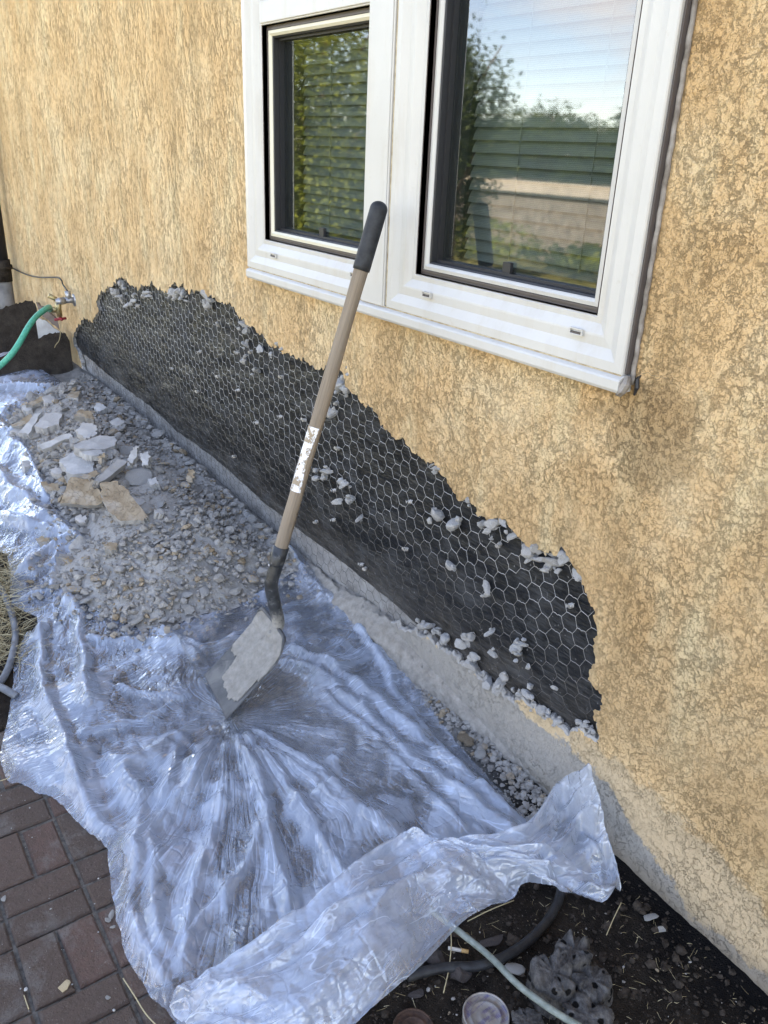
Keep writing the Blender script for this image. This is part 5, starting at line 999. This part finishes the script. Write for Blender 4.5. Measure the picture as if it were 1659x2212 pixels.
stone(139, 2130, 18, 8, worn('tan_crumb', (.34, .26, .15), (.52, .40, .24), 40), 'tan stucco crumb lying alone on the brick paving', 'mortar_crumb'); stone(240, 1975, 14, 9, M_STONE2, 'bluish mortar crumb on the paving beside the plastic edge', 'mortar_crumb'); stone(232, 1986, 9, 10, M_STONE2, 'tiny crumb touching the bluish one on the paving', 'mortar_crumb')
stone(243, 2000, 7, 11, M_STONE2, 'small flake below the two paving crumbs', 'mortar_crumb'); stone(233, 2154, 9, 12, M_STONE2, 'pale round pebble near the lower paving edge', 'pebble'); stone(8, 1948-10, 10, 13, M_STONE2, 'grey pebble at the left edge of the paving', 'pebble')
stone(1010, 1512+95, 18, 14, M_TAN, 'tan crumb in the dark trench at the plastic edge', 'mortar_crumb'); stone(1038, 1632, 20, 3, M_STONE2, 'large pale crumb in the trench', 'mortar_crumb'); stone(1005, 1600, 20, 5, M_TAN, 'upright tan flake at the foot of the wall lip', 'mortar_crumb')
stone(1180, 1745, 18, 6, M_STONE2, 'rounded pale stone behind the upturned plastic', 'mortar_crumb')
# crumbs on the paving and dust along joints
rg = np.random.default_rng(11); gv = []; gf = []; base = 0
for k in range(520):
    x, y = rg.uniform(-1.9, .2), rg.uniform(-1.6, -.85)
    if not inpoly(x, y, PV): continue
    s = float(np.clip(rg.lognormal(-6.6, .55), .0006, .006)); v, f = PRO1[rg.integers(16)]; gv.append((v*s)@rotm(rg).T+[x, y, .001+s*.4]); gf.append(np.array(f)+base); base += len(v)
o = mesh_obj('paving_grit', np.concatenate(gv), np.concatenate(gf), M_STONE2); tag(o, 'fine pale grit scattered over the brick paving', 'grit', None, 'stuff')
# straw and dead grass at the left edge, twigs on the soil
M_STRAW = NB('straw', .7, .2); rr_ = M_STRAW.n('ShaderNodeNewGeometry').outputs['Random Per Island']; M_STRAW = M_STRAW.done(M_STRAW.ramp(rr_, [(0, (.20, .15, .08)), (.6, (.44, .36, .21)), (1, (.56, .49, .32))]))
def straw(n, fx, name, label, lmin=.04, lmax=.13, up=.5, r=.0009):
    m = MB()
    for _ in range(n):
        p = np.array(fx()); a = random.uniform(0, 2*math.pi); L_ = random.uniform(lmin, lmax); u_ = random.uniform(.0, up); d = np.array([math.cos(a), math.sin(a), u_]); d /= np.linalg.norm(d); bnd = np.array([random.gauss(0, .25), random.gauss(0, .25), -.35*u_])*L_
        m.tube([p, p+d*L_*.5+bnd*.25, p+d*L_+bnd], [r, r*.9, r*.3], 3, False)
    o = m.build(name, M_STRAW); tag(o, label, 'dry grass', None, 'stuff')
def fx():
    x, y = random.uniform(-70, 50), random.uniform(1185, 1440); x = min(x, 30-(y-1170)*.12 if y < 1300 else 75-(y-1300)*.2); p = gp(x, y, .004+random.random()*.03*(y < 1330)); return p
straw(700, fx, 'dry_grass', 'matted dry straw at the left edge beside the plastic', .04, .14, .7)
def fx2():
    while True:
        p = gp(random.uniform(800, 1659), random.uniform(1900, 2330), .004)
        if p[1] < -.03 and p[0] > -.95: return p
straw(260, fx2, 'soil_litter', 'short straw bits and needles on the dark soil', .004, .022, .35, .00045)
gv = []; gf = []; base = 0; rg = np.random.default_rng(19)
for _ in range(2600):
    while True:
        p = gp(rg.uniform(780, 1659), rg.uniform(1880, 2330)); 
        if p[1] < -.012 and p[0] > -.98 and not inpoly(p[0], p[1], PV): break
    s_1 = float(np.clip(rg.lognormal(-5.9, .7), .0008, .016)); v, f = PRO1[rg.integers(16)]; gv.append((v*s_1)@rotm(rg).T+[p[0], p[1], float(GN(p[0], p[1]))+s_1*.15]); gf.append(np.array(f)+base); base += len(v)
o = mesh_obj('soil_clods', np.concatenate(gv), np.concatenate(gf), worn('soil_clod', (.018, .014, .011), (.07, .055, .043), 60, .97, .08, bd=.004)); tag(o, 'brown crumbly clods covering the dark soil near the tin lid', 'soil clods', None, 'stuff')
def stalk(pts, r, label):
    m = MB(); m.tube(spline([gp(x, y, o) for x, y, o in pts], 5), r, 6); tag(m.build('dry_stalk', M_STRAW, None, True), label, 'dry stalk')
stalk([(266, 2113, .003), (290, 2150, .006), (315, 2190, .004), (345, 2222, .004)], .0012, 'long dry stalk lying on the paving at the plastic corner'); stalk([(-10, 1690, .01), (15, 1682, .02), (22, 1676, .01)], .001, 'short pale stalk at the left edge of the plastic')
stalk([(968, 1985, .01), (975, 2030, .02), (970, 2090, .012), (958, 2145, .008)], .0011, 'bent stalk hanging below the plastic fold'); stalk([(1010, 1990, .01), (1060, 1965, .012), (1110, 1945, .008)], .0012, 'straight pale stalk just below the plastic hem')
stalk([(1310, 2020, .006), (1325, 1985, .012), (1342, 1950, .02)], .0009, 'thin upright stalk near the plastic corner'); stalk([(815, 2160, .01), (850, 2120, .015), (880, 2085, .008)], .001, 'wispy stalk among roots beside the rusty tin'); stalk([(52, 2150, .003), (62, 2180, .003)], .001, 'tiny dry stalk on the lower left pavers')
m = MB(); m.tube(spline([onY(x, y, -.12) for x, y in ((113, 775-0), (119, 748), (128, 735), (131, 715))], 5), .0022, 6); tag(m.build('dry_stalk', M_STRAW, None, True), 'yellow stalk standing against the dark rounded panel', 'dry stalk')
# ================================================================ GARDEN (seen reflected in the panes)
def refl(x, y, Yf): p = onY(x, y, Yf); return np.array([p[0], -p[1], p[2]])
def crown(center, rad, n, size, mat, parent, seed, name='crown', clumps=26, spread=.42):
    rg = np.random.default_rng(seed); C = rg.normal(size=(clumps, 3)); C /= np.linalg.norm(C, axis=1)[:, None]; C *= rg.uniform(.35, 1, clumps)[:, None]**.6; C = C*rad+center
    k = rg.integers(clumps, size=n); P = C[k]+rg.normal(size=(n, 3))*np.array(rad)*spread*.5; a = rg.normal(size=(n, 3)); a /= np.linalg.norm(a, axis=1)[:, None]; b = np.cross(a, rg.normal(size=(n, 3))); b /= np.linalg.norm(b, axis=1)[:, None]
    s = size*rg.uniform(.6, 1.3, n)[:, None]; vs = np.stack([P-a*s, P+b*s*.45, P+a*s, P-b*s*.45], 1).reshape(-1, 3); o = mesh_obj(name, vs-np.array(parent.location), np.arange(4*n).reshape(n, 4), mat); o.parent = parent
def tree(base, h, rad, n, size, mat, label, seed, zc=None, grp=None, clumps=26, name='leafy_tree'):
    t = empty(name, tuple(base), label=label, cat='tree', group=grp); m = MB(); P = [base-[0, 0, .1], base+[.03, .02, h*.3], base+[-.02, .05, h*.6], base+[0, 0, h*.85]]; m.tube(spline(P, 4), list(np.linspace(.09, .02, 13)*h/3), 8)
    for k in range(6): a = k*1.1; q = base+[0, 0, h*(.3+.07*k)]; m.tube([q, q+[math.cos(a)*rad[0]*.5, math.sin(a)*rad[1]*.5, h*.12], q+[math.cos(a)*rad[0]*.8, math.sin(a)*rad[1]*.8, h*.22]], [.03, .02, .008], 6)
    m.build('trunk', M_BARK, t, True); crown(base+[0, 0, zc or h*.62], rad, n, size, mat, t, seed, clumps=clumps); return t
q = refl(690, 330, 3.4); tree(np.array([q[0], q[1], 0.02]), 3.0, (.70, .66, 1.42), 26000, .033, M_LEAF1, 'bright yellow-green leafy bush tree mirrored in the left pane', 21, 1.50, None, 60)
q = refl(968, 330, 5.2); tree(np.array([q[0], q[1], 0.02]), 2.9, (.50, .6, 1.1), 9000, .034, M_LEAF2, 'darker slender tree mirrored at the left edge of the big pane', 22, 1.45, None, 24)
k_ = 0
for x, y in ((1010, 270), (1110, 235), (1195, 215), (1290, 250), (1390, 300)):
    q = refl(x, y, 19+k_*.9); tree(np.array([q[0], q[1], .02]), q[2], (1.9, 1.5, q[2]*.44), 6000, .085, M_LEAF2, ['low dark tree beyond the fence, leftmost in the big pane', 'wide dark tree beyond the fence, second from the left', 'tallest spiky tree beyond the fence', 'rounded tree beyond the fence right of the tallest', 'lowest tree beyond the fence at the right of the pane'][k_], 30+k_, q[2]*.52, 'trees beyond the fence', 30); k_ += 1
for k in range(9):
    q = np.array([-34+k*4.2, -26-(k % 3)*2., .02]); tree(q, 3.4, (2.6, 1.8, 1.5), 900, .2, M_LEAF2, 'far dense green tree, %s from the left in the line behind the garden fence' % ['first', 'second', 'third', 'fourth', 'fifth', 'sixth', 'seventh', 'eighth', 'ninth'][k], 60+k, 1.7, 'far line of trees', 20)
fe = empty('board_fence', (-8, -8, 0), label='weathered grey board fence with a pale top rail across the garden', cat='fence'); zt = refl(1100, 388, 8)[2]
m = MB(); x = -22.
while x < 4: m.box((x, -8.02, .02), (x+.135, -8, zt-.10+random.uniform(-.01, .01))); x += .145
m.build('boards', M_FENCE, fe); m = MB(); m.box((-22, -7.995, zt-.16), (4, -7.95, zt)); m.build('rail', M_RAIL, fe)
for k in range(11): m = MB(); m.box((-22+k*2.4, -8.12, 0), (-21.9+k*2.4, -8.03, zt+.03)); m.build('post', M_FENCE, fe)
# bushes along the fence foot and a grassy yard in the mirror
def bush(x, y, r_, h, seed, lab):
    t = empty('garden_bush', (x, y, .02), label=lab, cat='bush', group='bushes at the garden fence'); m = MB(); m.tube([(x, y, -.05), (x+.05, y, h*.5)], [.03, .01], 6); m.build('stem', M_BARK, t); crown(np.array([x, y, h*.5]), (r_, r_*.7, h*.45), 1100, .045, M_LEAF2 if seed % 2 else M_LEAF1, t, seed, 'foliage', 14)
for k, (x, y, r_, h) in enumerate(((-9.6, -7.2, .9, .55), (-7.9, -7.4, .8, .45), (-6.4, -6.9, .9, .5), (-5.0, -6.2, .7, .4), (-11.5, -7.2, .9, .6), (-4.2, -7.3, .8, .5))): bush(x, y, r_, h, 80+k, 'low green bush %s along the foot of the garden fence' % ['fourth from the near end', 'third from the near end', 'standing forward of the others', 'closest to the house of all', 'at the far end', 'at the near end'][k])
gb_ = []; gfc = []; rg = np.random.default_rng(77); n = 14000; P = np.stack([rg.uniform(-14, 1, n), rg.uniform(-7.9, -2.6, n), np.full(n, .015)], 1); a = rg.uniform(0, 6.28, n); L_ = rg.uniform(.03, .10, n)*(vnoise(P[:, 0]*1.2, P[:, 1]*1.2, 5) > .38)
d = np.stack([np.cos(a)*.004, np.sin(a)*.004, 0*a], 1)*2; tpv = np.stack([rg.normal(size=n)*.3*L_, rg.normal(size=n)*.3*L_, L_], 1); vs = np.stack([P-d, P+d, P+tpv], 1).reshape(-1, 3)
o = mesh_obj('grass', vs, np.arange(3*n).reshape(n, 3), leafm('lawn_blades', (.08, .11, .03), (.26, .25, .10))); tag(o, 'short patchy grass across the sunlit yard', 'grass', None, 'stuff')
